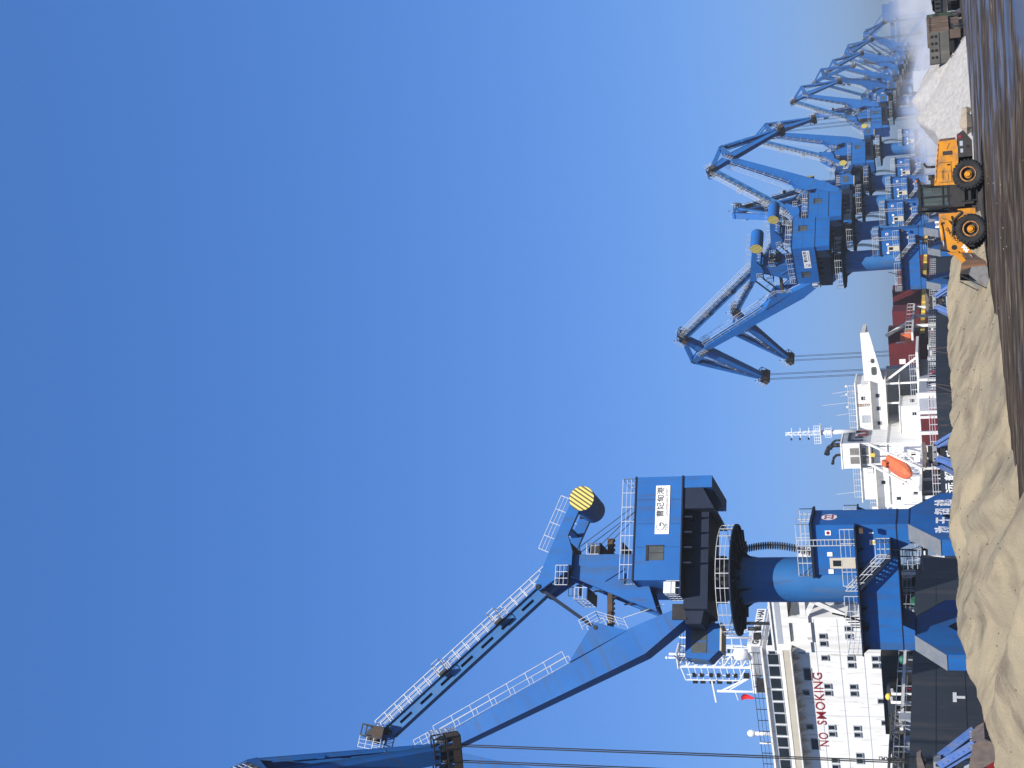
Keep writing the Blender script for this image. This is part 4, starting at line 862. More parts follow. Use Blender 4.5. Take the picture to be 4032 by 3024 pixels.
def ex(m):
    m.m(WHITE).box(150.2, 157.2, Y(25.0), Y(49), 20.0, 20.2)
    m.m(GLASS).box(150.46, 150.5, Y(27.8), Y(28.5), 18.4, 19.1)
    m.m(GREYP).box(150.45, 150.5, Y(31.5), Y(33), 17.6, 19.2)
bh = wpart('bridge', boxes=((150.5, 157, Y(25.4), Y(48.5), 17.45, 20.0),), extra=ex)
m = MB().m(MAROON).box(150.35, 150.4, Y(29.2), Y(29.7), 17.6, 19.8)
for k in range(6): m.m(CREAM).box(150.33, 150.35, Y(29.28), Y(29.62), 17.75 + k * .34, 17.95 + k * .34)
part('name_board', m, bh)
m = MB().m(WRAIL); m.rail([(150.6, Y(25.6), 20.2), (150.6, Y(48), 20.2)], step=1.2, r=.08, h=1.3); m.rail([(149, Y(25), 17.45), (149, Y(50), 17.45)], step=1.4, r=.07)
m.rail([(148.6, Y(24.2), 14.55), (148.6, Y(33), 14.55)], step=1.4, r=.07)
for n_, z in ((26.6, 24.5), (28.9, 26.5), (27.2, 23), (31.0, 24), (47, 25)): m.bar((151, Y(n_), 20.2), (151, Y(n_) + .5, z), .07)
for n_ in (25.8, 27.4, 29.9): m.sphere((151, Y(n_), 21.7), .32, 8)
part('roof_railing', m, s2)
rnd = random.Random(9)
for i in range(26):
    x = 114 + i * 1.6; mt = rnd.choice([WHITE, REDM, STEELD, WHITE, CREAM, NAVY]); z = 4.95
    m = MB().m(mt).box(x, x + .5 + rnd.random(), .4, .9 + rnd.random() * .8, z, z + .5 + rnd.random() * 1.0); part('deck_locker', m, s2)
for x0, x1 in ((112, 96), (113, 101), (134, 120), (136, 126)): m = MB().m(RUST).bar((x0, -.05, 4.9), (x1, -2.6, .6), .07); part('mooring_line', m, s2)
for n0, n1, z0, z1, mt in ((25.0, 30.5, 5.0, 7.9, MAROON), (30.7, 33.0, 5.0, 7.9, WHITE), (34.0, 35.5, 5.2, 6.9, STEELD), (36.2, 37.0, 5.3, 6.5, MAROON), (39, 41, 5.2, 7.2, STEELD)):
    m = MB().m(mt).box(127.9, 128.0, Y(n0), Y(n1), z0, z1); part('bulkhead_panel', m, s2)
for n0, z0 in ((26.5, 9.2), (29.0, 9.0), (35.0, 9.4), (40.5, 11.2), (42.6, 9.4), (43.5, 12.4), (46.5, 10.0)):
    xx = 137.97 if n0 > 33 else 142.97
    if n0 > 45: xx = 138.97
    m = MB().m(GLASS).box(xx - .02, xx, Y(n0), Y(n0) + .6, z0, z0 + .7); m.m(GREYP).box(xx - .1, xx, Y(n0) - .05, Y(n0) + .65, z0 + .72, z0 + .8); part('window', m, s2)
# funnel
def ex(m):
    m.m(GREYP).box(138.1, 146, Y(33.0) - .02, Y(33.0), 17.2, 22.5)
    m.m(BLACK)
    def bar2(x0, z0, x1, z1): m.bar((x0, Y(33.0) - .05, z0), (x1, Y(33.0) - .05, z1), .5)
    m.m(NAVY); bar2(139.2, 18.5, 139.2, 21.0); bar2(139.2, 21.0, 144.6, 21.0); bar2(141, 20.0, 141, 18.6); m.m(MAROON); bar2(144.6, 21.0, 144.6, 18.0); bar2(144.6, 18.0, 142.2, 18.0); bar2(142.4, 18, 142.4, 19.6)
fn = wpart('funnel', boxes=((138, 146, Y(33.0), Y(37.8), 14.5, 22.5), (137.9, 146.1, Y(32.9), Y(37.9), 22.3, 22.55)), extra=ex)
for n0 in (33.9, 35.6):
    for z0, z1 in ((19.3, 20.9), (17.0, 18.8)):
        m = MB().m(LOUV).box(137.97, 138, Y(n0), Y(n0 + 1.35), z0, z1); m.m(WHITE)
        for k in range(6): m.box(137.94, 137.99, Y(n0) + .09 + k * .22, Y(n0) + .13 + k * .22, z0, z1)
        part('louvre', m, fn)
m = MB().m(STEELD).box(137.2, 137.95, Y(33), Y(38), 18.95, 19.05); m.rail([(137.2, Y(33), 16.9), (137.2, Y(38.5), 16.9)], step=1.0, h=1.0); m.box(137.0, 138, Y(33), Y(38.6), 16.8, 16.9)
for n_ in (33.4, 35.3, 37.2): m.bar((137.2, Y(n_), 14.5), (137.2, Y(n_), 19), .1)
part('funnel_gallery', m, s2)
for x_, n_, r_, hh in ((141, 34.2, .42, 2.6), (140, 35.8, .24, 1.6), (142, 33.6, .2, 1.9)):
    m = MB().m(BLACK); p = [Vector((x_, Y(n_), 22.5)), Vector((x_, Y(n_), 22.5 + hh * .6)), Vector((x_ - .4, Y(n_) + .3, 22.5 + hh * .9)), Vector((x_ - 1.1, Y(n_) + .8, 22.5 + hh))]
    for a_, b_ in zip(p[:-1], p[1:]): m.tube(a_, b_, r_, 12)
    m.tube(p[-1], p[-1] + Vector((-.5, .35, .05)), r_ * 1.1, 12, r_ * 1.3); part('exhaust_pipe', m, fn)
m = MB().m(WHITE2); c = Vector((144, Y(32.6), 0))
m.tube(c + Vector((0, 0, 20)), c + Vector((0, 0, 26.5)), .45, 10)
for dx, dy in ((-.35, -.35), (.35, -.35), (.35, .35), (-.35, .35)): m.bar(c + Vector((dx, dy, 26.4)), c + Vector((dx * .5, dy * .5, 33)), .09)
for k in range(7): z = 26.6 + k * .9; m.bar(c + Vector((-.3, -.35, z)), c + Vector((-.3, .35, z + .9)), .07); m.bar(c + Vector((0, -.4, z)), c + Vector((0, .4, z)), .07)
m.box(c.x - .8, c.x + .8, c.y - 1.6, c.y + 1.9, 26.4, 26.55); m.rail([c + Vector((-.8, -1.6, 26.5)), c + Vector((-.8, 1.9, 26.5))], step=.6, r=.06); m.box(c.x - .6, c.x + .6, c.y - 1.0, c.y + .8, 24.4, 24.5); m.rail([c + Vector((-.6, -1, 24.5)), c + Vector((-.6, .8, 24.5))], step=.5, r=.06)
for z in (28.6, 30.2, 31.8): m.bar(c + Vector((0, -1.1, z)), c + Vector((0, 1.1, z)), .1)
m.m(BLACK)
for z in (28.6, 30.2, 31.8): m.box(c.x - .15, c.x + .15, c.y + .9, c.y + 1.3, z, z + .3)
part('radar_mast', m, s2)
# free-fall lifeboat and its ramp
lb = thing('lifeboat', 'enclosed orange free-fall lifeboat hung bow-down on a white ramp at the ship stern', 'lifeboat', QP(0, 15.5), QRZ)
a_ = Vector((129.6, Y(33.6), 13.7)); b_ = Vector((124.2, Y(34.6), 9.9)); ax = (b_ - a_).normalized(); sdv = Vector((0, 1, 0)); sdv = (sdv - ax * sdv.dot(ax)).normalized(); upv = sdv.cross(ax).normalized()
if upv.z < 0: upv = -upv
secs = []
for u, w_, hh, hl in ((0, 1.2, .8, .8), (.05, 1.4, .95, 1.0), (.3, 1.6, 1.05, 1.15), (.6, 1.6, 1.0, 1.15), (.8, 1.4, .9, 1.0), (.9, 1.0, .7, .8), (1.0, .25, .2, .3)):
    c = a_ + (b_ - a_) * u; secs.append([c - sdv * w_ * .75 - upv * hl * .6, c - upv * hl, c + sdv * w_ * .75 - upv * hl * .6, c + sdv * w_, c + sdv * w_ * .8 + upv * hh * .7, c + upv * hh, c - sdv * w_ * .8 + upv * hh * .7, c - sdv * w_])
m = MB().m(ORNG).loft(secs); part('hull', m, lb)
m = MB().m(ORNG); cc = a_ + (b_ - a_) * .12
m.hexa([cc + ax * p + sdv * q + upv * r_ for r_ in (.9, 1.6) for p, q in ((-.6, -.5), (.7, -.5), (.7, .5), (-.6, .5))]); m.m(GLASS)
for q in (-.35, .35): m.hexa([cc + ax * p + sdv * (q + s_) + upv * r_ for r_ in (1.1, 1.4) for p, s_ in ((.7, -.15), (.74, -.15), (.74, .15), (.7, .15))])
part('cockpit', m, lb)
m = MB().m(STEELD)
for u in (.05, .1):
    for q in (-.5, .5): c = a_ + (b_ - a_) * u + sdv * q - upv * .95; m.sphere(c, .16, 8)
part('porthole', m, lb)
m = MB().m(WHITE)
for n0, n1 in ((31.6, 32.6), (35.4, 36.8)):
    m.bar((133, Y(n0), 17.1), (121.5, Y(n1), 6.9 + 1.0), .3, .35); m.bar((133, Y(n0), 17.1), (133, Y(n0), 8.4), .25); m.bar((121.8, Y(n1), 8), (121.8, Y(n1), 5), .35)
    m.bar((131, Y(n0), 12.4), (121.5, Y(n1) + .2, 7.6), .22); m.bar((128, Y(n0) + .2, 12.6), (128, Y(n0) + .3, 8.4), .2)
for k in range(9): u = k / 8; m.bar((131 - 9 * u, Y(31.8) + u * .9, 12.4 - 4.6 * u), (131 - 9 * u, Y(31.8) + .5 + u * .9, 13.3 - 4.6 * u), .12)
m.bar((133, Y(31.6), 17.1), (133, Y(35.4), 17.1), .3); m.bar((122, Y(32.5), 8.2), (122, Y(36.8), 8.2), .35); m.m(YELB).box(132.6, 133, Y(33.3), Y(33.9), 16.2, 17.0)
part('lifeboat_ramp', m, s2)
# maroon hatches
m = MB().m(MAROON).box(163, 318, Y(20), Y(47), 4.97, 8.3); part('hatch_coaming', m, s2)
for x, n0, zt in ((168, 19.8, 14.3), (184, 19.2, 13.9), (201, 18.3, 14.3), (226, 18.0, 14.0), (250, 18.0, 14.0), (275, 18, 13.8)):
    m = MB().m(MAROON).box(x, x + 6, Y(n0), Y(48), 8.35, zt)
    for k in range(7): m.box(x - .06, x, Y(n0) + .8 + k * 3.6, Y(n0) + .9 + k * 3.6, 8.4, zt)
    m.m(SIGNW).box(x - .09, x - .062, Y(n0) + 5.6, Y(n0) + 6.6, 11.2, 12.4); part('hatch_cover', m, s2)
m = MB().m(YELB)
for x in range(164, 318, 9): m.box(x, x + 7, Y(18.9), Y(19.4), 7.2, 8.0)
part('hatch_rail', m, s2)
m = MB().m(WHITE)
for x in (158, 166, 174): m.box(x, x + .5, Y(16.2), Y(16.7), 4.95, 9.0)
m.box(151, 176, Y(16), Y(17.5), 9.0, 9.35); m.bar((166, Y(17), 9.3), (160, Y(18.5), 14.2), .5); m.bar((160, Y(20), 9.3), (160, Y(20), 12.5), .2); m.rail([(151, Y(16), 9.35), (176, Y(16), 9.35)], step=3.2, r=.06, h=1.1, rows=2)
m.m(GREENM).box(161, 162.5, Y(18), Y(19.5), 9.4, 11.0); part('boat_deck', m, s2)
m = MB().m(ORNG).box(157, 160, Y(17.6), Y(19.4), 9.6, 10.7); m.prism([(157.2, 10.7), (159.4, 10.7), (159, 11.6), (157.8, 11.6)], Y(17.9), Y(19.1)); rb = part('rescue_boat', m, None, T_(QP(0, 15.5)) @ RZ(QRZ)); rb['label'] = 'small orange rescue boat on the raised side deck in front of the maroon hatches'; rb['category'] = 'rescue boat'
m = MB().m(GRTRUCK)
m.bar((176, -.8, 5.2), (163, -1.6, 0.6), .9, .12)
m.rail([(176, -.4, 5.2), (163, -1.2, .6)], h=1.0, r=.07); m.rail([(176, -1.2, 5.2), (163, -2.0, .6)], h=1.0, r=.07)
gw = part('gangway', m, None, T_(QP(0, 15.5)) @ RZ(QRZ)); gw['label'] = 'dark boarding gangway sloping down the navy hull to the quay'; gw['category'] = 'gangway'

# ------------------------------------------------------------------ grabs
def grab(pos, rz, label, sc=1.0, spread=1.0):
    t = thing('clamshell_grab', label, 'grab', pos, rz, 'open clamshell grabs'); t.scale = (sc,) * 3
    m = MB().m(GRABD).prism([(-1.5, 5.2), (-1.3, 5.55), (1.3, 5.6), (1.5, 5.3), (.6, 5.05), (-.6, 5.05)], -.5, .5)
    m.m(GREYP).prism([(-.25, 4.4), (-.25, 5.1), (0, 5.3), (.25, 5.1), (.25, 4.4)], -.15, .15); part('top_beam', m, t)
    m = MB().m(SILV).box(-1.15, 1.15, -.6, .6, 3.95, 4.45); m.m(STEELD)
    for x in (-.9, 0, .9): m.tube((x, -.66, 4.2), (x, .66, 4.2), .12, 10)
    m.box(-.9, .9, -.5, .5, 4.45, 4.95); part('sheave_head', m, t)
    m = MB().m(STEELD)
    for x in (-.35, .35): m.tube((x, -.3, 3.4), (x, .3, 3.4), .42, 16)
    m.m(GREYP).box(-.9, .9, -.25, .25, 2.0, 2.4); part('lower_sheaves', m, t)
    for s in (-1, 1):
        for y in (-1.0, 1.0):
            a = Vector((s * .8, y * .75, 4.0)); b = Vector((s * 2.75 * spread, y * 1.25, 1.5)); m = MB().m(GRABB)
            m.bar(a, b, .12, .5, up=(0, 1, 0)); d = (b - a)
            for f in (-.24, .24):
                o_ = Vector((-d.z, 0, d.x)).normalized() * f; m.bar(a + o_, b + o_, .36, .05, up=(0, 1, 0))
            for k in range(1, 7): c = a.lerp(b, k / 7); m.box(c.x - .03, c.x + .03, c.y - .16, c.y + .16, c.z - .2, c.z + .2)
            part('arm', m, t)
        m = MB().m(GRABD); pts = [(.5, 2.2), (2.75 * spread, 1.75), (3.3 * spread, .9), (2.9 * spread, -.1), (2.2 * spread, -.5), (1.9 * spread, .1)]
        for y in (-1.5, 1.5): m.prism([(s * x, z) for x, z in pts], y - .05, y + .05)
        for (xa, za), (xb, zb) in zip(pts[1:-1], pts[2:]): m.bar((s * xa, 0, za), (s * xb, 0, zb), 3.0, .06, up=(0, 0, 1) if abs(xa - xb) > .1 else (1, 0, 0))
        m.m(SILV)
        for k in range(6): m.box(s * 2.75 * spread - .05, s * 2.75 * spread + .05, -1.4 + k * .5, -1.3 + k * .5, 1.6, 1.9)
        part('jaw', m, t)
    return t
nz0 = noses[0]
grab((nz0.x - .1, nz0.y, 0.35), R(-8), 'open blue-armed grab hanging on ropes and chains in the lower left corner', 0.92)
# chains over the last metres of rope
for k, (dx, dy) in enumerate(((-.75, 0), (.75, 0))):
    m = MB().m(STEELD)
    for i in range(16):
        z = 5.4 + i * .16; c = Vector((nz0.x + dx, nz0.y, z)); w_ = .1
        if i % 2: m.bar(c + Vector((-w_, 0, -.1)), c + Vector((-w_, 0, .1)), .04); m.bar(c + Vector((w_, 0, -.1)), c + Vector((w_, 0, .1)), .04)
        else: m.bar(c + Vector((0, -w_, -.1)), c + Vector((0, -w_, .1)), .04); m.bar(c + Vector((0, w_, -.1)), c + Vector((0, w_, .1)), .04)
        m.bar(c + Vector((-w_, 0, .1)), c + Vector((w_, 0, .1)), .04)
    o = part('chain', m, None); o['category'] = 'chain'; o['label'] = ('left' if k == 0 else 'right') + ' one of the two heavy link chains above the hanging blue-armed grab'
grab((-9.0, 140.5, 0.6), R(30), 'dark grab with blue arms resting against the navy hull left of the gangway', 0.85, .8)
grab((8.3, 196, 0.6), R(10), 'small blue grab on the quay under the maroon hatches beside the signed crane', 0.85, .8)

# ------------------------------------------------------------------ wheel loader
ld = thing('wheel_loader', 'yellow wheel loader with black cab and lowered bucket facing the sand heap', 'wheel loader', (9.45, 74.6, 0), R(90 + 92 - 0.0), None)
ld.rotation_euler = (0, 0, R(90 + 93))
BODY = mat('loader_dark_frame', (0.028, 0.025, 0.024), (0.045, 0.04, 0.037), .7, 2.0)
def tyre_mesh():
    m = MB().m(RUBB); n = 40; prof = [(.40, .20), (.46, .27), (.60, .30), (.70, .27), (.735, .20), (.735, -.20), (.70, -.27), (.60, -.30), (.46, -.27), (.40, -.20)]
    secs = []
    for i in range(n):
        a = 2 * math.pi * i / n; secs.append([(r_ * math.cos(a), w_, r_ * math.sin(a)) for r_, w_ in prof])
    o = 0
    for sct in secs: m.v += sct
    k = len(prof)
    for i in range(n):
        for j in range(k): m.face([i * k + j, ((i + 1) % n) * k + j, ((i + 1) % n) * k + (j + 1) % k, i * k + (j + 1) % k], True)
    for i in range(26):
        a = 2 * math.pi * i / 26
        for s in (-1, 1):
            p = [(.70, s * .30, a), (.775, s * .27, a), (.775, s * .03, a + .12), (.72, s * .03, a + .12)]
            q = [(r_, y_, a_ + .11) for r_, y_, a_ in p]
            m.hexa([(r_ * math.cos(a_), y_, r_ * math.sin(a_)) for r_, y_, a_ in (p + q)])
    return m.mesh('tyre')
RIMM = mat('rusty_yellow_rim', (0.48, 0.22, 0.06), (0.30, 0.15, 0.07), .7, 5.0, dirt=(0.12, 0.07, 0.04), damt=.8, dscale=6, dstretch=(1, 1, 1))
def rim_mesh():
    m = MB().m(YEL); n = 32
    def ring(r0_, y0, r1_, y1):
        o = len(m.v)
        for i in range(n):
            a = 2 * math.pi * i / n; m.v += [(r0_ * math.cos(a), y0, r0_ * math.sin(a)), (r1_ * math.cos(a), y1, r1_ * math.sin(a))]
        for i in range(n): j = (i + 1) % n; m.face([o + 2 * i, o + 2 * i + 1, o + 2 * j + 1, o + 2 * j], True)
    for s in (1, -1):
        m.m(RIMM); ring(.41, s * .24, .37, s * .27); ring(.37, s * .27, .34, s * .26); m.m(BODY); ring(.34, s * .26, .30, s * .06); ring(.30, s * .06, .0, s * .05)
    m.m(YEL); m.tube((0, -.16, 0), (0, .16, 0), .19, 16, .19); m.tube((0, .16, 0), (0, .24, 0), .16, 12, .10); m.m(BODY)
    for i in range(8): a = i * math.pi / 4; m.tube((.24 * math.cos(a), .05, .24 * math.sin(a)), (.24 * math.cos(a), .1, .24 * math.sin(a)), .025, 6)
    return m.mesh('rim')
TY, RM = tyre_mesh(), rim_mesh()
for x in (0.0, 2.8):
    for y in (-1.02, 1.02):
        wl = link('wheel', RM, ld, T_((x, y, .765))); link('tyre', TY, wl)
m = MB().m(YEL).prism([(.42, 1.30), (.38, 2.44), (-1.66, 2.2), (-1.88, 2.14), (-1.92, 1.24), (-.9, 1.2)], -.86, .86); hood = part('engine_hood', m, ld)
m = MB().m(BODY)
for x in (.24, -.78): m.box(x, x + .02, .86, .875, 1.5, 2.2)
m.box(-.78, .24, .86, .872, 1.56, 1.58); m.box(-1.35, -1.15, .86, .885, 1.5, 1.95)
for k in range(5): m.box(-1.34 + k * .04, -1.32 + k * .04, .885, .895, 1.5, 1.95)
m.m(BLACK).box(-.68, -.60, .86, .88, 1.62, 1.76); m.m(GRTRUCK)
for x0, z0, x1, z1 in ((-.4, 1.95, .1, 1.98), (-.35, 2.02, .05, 2.05), (-1.75, 1.6, -1.45, 1.75), (-.2, 1.75, .15, 1.72)): m.bar((x0, .87, z0), (x1, .87, z1), .01, .03, up=(0, 1, 0))
part('hood_panel', m, hood)
m = MB()
for k in range(15):
    m.m(SIGNW if k % 2 else REDM); x = .25 - k * .135; z = 2.415 - (k * .135 + .13) * .117
    m.bar((x, .872, z - .02), (x - .125, .872, z - .036), .008, .05, up=(0, 1, 0))
part('reflective_tape', m, hood)
m = MB().m(RUST).prism([(-1.9, 1.28), (-1.9, 2.12), (-2.02, 2.05), (-2.04, 1.3)], -.8, .8); m.m(BLACK)
for k in range(6): m.box(-2.05, -1.98, -.7, .7, 1.38 + k * .11, 1.43 + k * .11)
part('rear_grille', m, ld)
m = MB().m(BODY).prism([(-2.1, 1.22), (-2.3, .9), (-1.75, .5), (-.93, .5), (-.93, 1.19), (-1.9, 1.19)], -1.12, 1.12); m.m(BLACK).tube((-1.45, 1.12, .72), (-1.45, 1.14, .72), .08, 12)
m.m(GREYP).box(-1.75, -1.5, 1.12, 1.13, .95, 1.1); m.box(-1.35, -1.15, 1.12, 1.13, .95, 1.08); m.m(REDM).box(-2.05, -1.9, 1.12, 1.135, 1.0, 1.15); part('counterweight', m, ld)
m = MB().m(STEELD); p = [Vector((-.72, .2, 2.35)), Vector((-.74, .2, 2.75)), Vector((-.82, .2, 2.85)), Vector((-.95, .2, 2.9))]
for a_, b_ in zip(p[:-1], p[1:]): m.tube(a_, b_, .06, 10)
m.tube((-.2, .1, 2.4), (-.2, .1, 2.72), .14, 12); m.box(-.1, .38, -.5, .5, 2.42, 2.62); part('exhaust_stack', m, ld)
m = MB().m(BLACK).box(.02, 1.62, -.88, .88, 3.12, 3.26)
for x, x2 in ((.38, .30), (.95, .95), (1.5, 1.42)):
    for y in (-.78, .78): m.bar((x, y, 1.6), (x2, y, 3.14), .09)
for y in (-.78, .78): m.bar((.38, y, 2.05), (1.48, y, 2.05), .06); m.bar((.5, y * 1.06, 1.7), (.42, y * 1.06, 3.0), .04)
m.m(BODY).box(.33, 1.55, -.82, .82, 1.0, 1.72); m.m(BLACK).box(.33, 1.55, -.83, .83, 1.72, 1.8)
cab_ = part('cab', m, ld)
GL2 = bpy.data.materials.new('cab_glass'); GL2.use_nodes = True; b_ = GL2.node_tree.nodes['Principled BSDF']; b_.inputs['Base Color'].default_value = (.30, .36, .35, 1); b_.inputs['Roughness'].default_value = .05; b_.inputs['Transmission Weight'].default_value = .85; b_.inputs['IOR'].default_value = 1.1
m = MB().m(GL2)
for y in (-.76, .76): m.box(.42, .92, y - .008, y + .008, 1.82, 3.1); m.box(.98, 1.42, y - .008, y + .008, 1.82, 3.1)
m.box(1.40, 1.415, -.74, .74, 1.82, 3.1); m.box(.34, .355, -.74, .74, 1.82, 3.1); part('cab_glass', m, cab_)
m = MB().m(BLACK).box(.45, .95, -.28, .28, 1.8, 2.0); m.box(.42, .55, -.28, .28, 2.0, 2.6); part('seat', m, cab_)
m = MB().m(BLACK).bar((1.5, .8, 2.4), (1.62, 1.15, 2.35), .03); m.box(1.56, 1.64, 1.1, 1.28, 2.1, 2.4); m.bar((0.05, .8, 3.2), (-.05, .95, 3.2), .05); m.m(ORNG).tube((-.02, .3, 3.26), (-.02, .3, 3.38), .06, 10); part('mirror', m, cab_)
m = MB().m(BODY).box(.5, 1.6, -.5, .5, .42, 1.3); m.box(-1.0, .6, -.4, .4, .55, 1.2); m.m(STEELD)
m.box(.7, 1.35, .5, .98, .35, .42)
for z in (.38, .68, .98): m.box(.72, 1.3, .86, 1.0, z, z + .04)
for x in (.72, 1.3): m.bar((x, .95, .38), (x, .9, 1.2), .04)
m.m(BODY).box(.55, 1.45, .5, .84, .55, 1.25); part('main_frame', m, ld)
m = MB().m(YEL).prism([(1.78, 2.29), (2.2, 2.29), (2.32, 2.0), (2.28, 1.62), (2.05, 1.2), (1.95, .5), (1.5, .48), (1.52, 1.36), (1.8, 1.36)], -.42, .42)
for y in (-.5, .5): m.prism([(1.8, 2.25), (2.25, 2.25), (2.4, 1.9), (2.3, 1.65), (1.95, 1.7)], y - .04, y + .04)
m.m(BLACK).tube((2.18, -.6, 2.08), (2.18, .6, 2.08), .1, 12); m.m(BODY).box(1.6, 2.7, -.4, .4, .5, 1.0); part('front_frame', m, ld)
for y in (-1.02, 1.02):
    m = MB().m(BODY).prism([(1.85, 1.15), (2.3, 1.66), (2.95, 1.7), (2.98, 1.64), (2.34, 1.58), (1.93, 1.08)], y - .3, y + .3); part('fender', m, ld)
for y in (-.62, .62):
    m = MB().m(YEL).prism([(2.08, 2.2), (2.36, 2.1), (2.9, 2.02), (3.36, 1.98), (3.7, 1.95), (3.86, 1.76), (3.84, 1.36), (4.2, 1.1), (4.42, .72), (4.2, .5), (3.85, .78), (3.45, 1.15), (3.0, 1.42), (2.47, 1.67), (2.2, 1.85)], y - .07, y + .07)
    m.m(RUST).prism([(3.9, 1.31), (4.2, 1.1), (4.44, .73), (4.2, .48), (3.98, .66)], y - .075, y + .075)
    la_ = part('lift_arm', m, ld)
    if y > 0:
        m = MB().m(BLACK).tube((3.62, y + .07, 1.62), (3.62, y + .1, 1.62), .13, 12); part('pivot_pin', m, la_)
        a = -36.5
        lettering('LONKING', .215, BLACK, la_, face_mtx((2.98, y + .078, 1.66), (-math.cos(R(a)), 0, -math.sin(R(a))), (math.sin(R(-a)), 0, math.cos(R(-a)))), .003, .006)
        lettering('906', .28, SIGNW, la_, face_mtx((3.72, y + .078, 1.07), (-math.cos(R(a)), 0, -math.sin(R(a))), (math.sin(R(-a)), 0, math.cos(R(-a)))), .003, .01)
        m = MB().m(SIGNW); m.bar((4.05, y + .075, .86), (4.17, y + .075, .76), .01, .17, up=(0, 1, 0)); part('emblem_plate', m, la_)
    m = MB().m(YEL).tube((2.25, y * .55, 2.22), (3.15, y * .55, 2.13), .1, 12); m.m(SILV).tube((3.1, y * .55, 2.13), (3.5, y * .55, 2.1), .045, 10); part('tilt_cylinder', m, ld)
m = MB().m(BODY).prism([(3.4, 2.3), (3.62, 2.3), (3.7, 1.9), (3.5, 1.7), (3.3, 1.8)], -.35, .35); m.m(YEL).bar((3.5, 0, 1.8), (4.35, 0, 1.15), .2, .25); part('tilt_linkage', m, ld)
m = MB().m(RUST); pf = [(5.1, 1.38), (4.6, 1.28), (4.32, .95), (4.3, .5), (4.55, .16), (4.9, .06)]
for (xa, za), (xb, zb) in zip(pf[:-1], pf[1:]): m.bar((xa, 0, za), (xb, 0, zb), 2.9, .05, up=(0, 0, 1) if abs(xa - xb) > .25 else (1, 0, 0))
m.m(BUCK); m.bar((4.85, 0, .07), (5.95, 0, .03), 2.9, .05); bk = part('bucket', m, ld)
for y in (-1.46, 1.46):
    m = MB().m(RUST).prism([(5.1, 1.38), (4.6, 1.3), (4.3, .97), (4.28, .5), (4.52, .14), (4.75, .08), (4.78, .85)], y - .03, y + .03)
    m.m(BUCK).prism([(4.78, .85), (4.75, .08), (5.95, .02), (5.6, .52), (5.15, .98)], y - .032, y + .032)
    m.m(STEELD).prism([(4.78, .85), (5.15, .98), (5.1, 1.38), (4.95, 1.3)], y - .034, y + .034); part('side_plate', m, bk)
m = MB().m(STEELD)
for k in range(8): m.box(5.9, 6.08, -1.4 + k * .39, -1.28 + k * .39, .0, .06)
for y in (-1.5, 1.5): m.bar((5.15, y, 1.42), (5.98, y, .05), .04, .14, up=(0, 1, 0))
part('cutting_edge', m, bk)
m = MB().m(STEELD).bar((2.3, .8, 2.35), (2.3, .8, 2.6), .04); m.m(WHITE2).box(2.24, 2.34, .7, .95, 2.3, 2.5); m.box(2.24, 2.34, -.95, -.7, 2.3, 2.5); part('headlight', m, ld)

# ------------------------------------------------------------------ trucks, barrier, yard bits
def truck(pos, rz, label, body, load, side_ribs=7, cabc=GREENM, h=1.55, tarp=False):
    t = thing('tipper_truck', label, 'truck', pos, rz, 'trucks parked by the gravel heap')
    bd = MB().m(GRTRUCK).box(-.05, 0, -1.25, 1.25, 1.12, 1.12 + h); bd.box(0, 6.0, -1.2, 1.2, 1.1, 1.2)
    for y in (-1.22, 1.22): bd.m(body).box(0, 6.0, y - .03, y + .03, 1.1, 1.1 + h)
    bd.box(5.95, 6.0, -1.2, 1.2, 1.1, 1.3 + h)
    for k in range(side_ribs):
        x = .1 + k * 5.75 / (side_ribs - 1)
        for y in (-1.29, 1.29): bd.m(body).box(x - .06, x + .06, y - .05, y + .05, 1.1, 1.12 + h)
    for y in (-1.27, 1.27): bd.box(-.02, 6.02, y - .06, y + .06, 1.05 + h, 1.15 + h)
    b_ = part('dump_body', bd, t)
    m = MB().m(BLACK)
    for k in range(4):
        for z in (1.12 + h * .66, 1.12 + h * .86): m.box(-.08, -.05, -1.0 + k * .55, -.8 + k * .55, z - .09, z + .09)
    m.m(GRTRUCK).box(-.1, -.05, -1.2, 1.2, 1.12 + h * .5, 1.16 + h * .5); part('tailgate', m, b_)
    m = MB().m(BLACK).box(-.3, 7.6, -.45, .45, .75, 1.08); part('chassis', m, t)
    for x in (.9, 2.2, 6.9):
        for y in (-1.0, 1.0):
            w_ = MB().m(RUBB).tube((x, y - .2, .5), (x, y + .2, .5), .5, 20); w_.m(GRTRUCK).tube((x, y - .22, .5), (x, y + .22, .5), .24, 12); part('wheel', w_, t)
    m = MB().m(body)
    for y in (-1.0, 1.0):
        m = MB().m(body).box(-.25, -.2, y - .35, y + .35, .25, 1.05); part('mudguard', m, t)
        m = MB().m(body).box(3.0, 5.8, y * 1.075 - .075, y * 1.075 + .075, .3, 1.0); part('side_guard', m, t)
    m = MB().m(cabc).prism([(6.1, .8), (8.1, .8), (8.15, 1.7), (7.85, 2.75), (6.1, 2.8)], -1.2, 1.2); c_ = part('cab', m, t)
    m = MB().m(GLASS).box(6.6, 7.6, 1.2, 1.215, 1.8, 2.5); m.box(6.6, 7.6, -1.215, -1.2, 1.8, 2.5); m.box(6.08, 6.1, -.8, .8, 1.9, 2.5); part('window', m, c_)
    if load:
        m = MB().m(load); nx = 14
        for j in range(9):
            for i in range(nx): m.v.append((.1 + i * 5.8 / (nx - 1), -1.15 + j * 2.3 / 8, 1.1 + h + .3 * math.sin(math.pi * j / 8) + .25 * noise.noise(Vector((i * .5, j * .6, 2.0))) - .05))
        for j in range(8):
            for i in range(nx - 1): k = j * nx + i; m.face([k, k + 1, k + nx + 1, k + nx], not tarp)
        part('load', m, t)
    return t
def PX(f, D): return (f * D, D, 0)
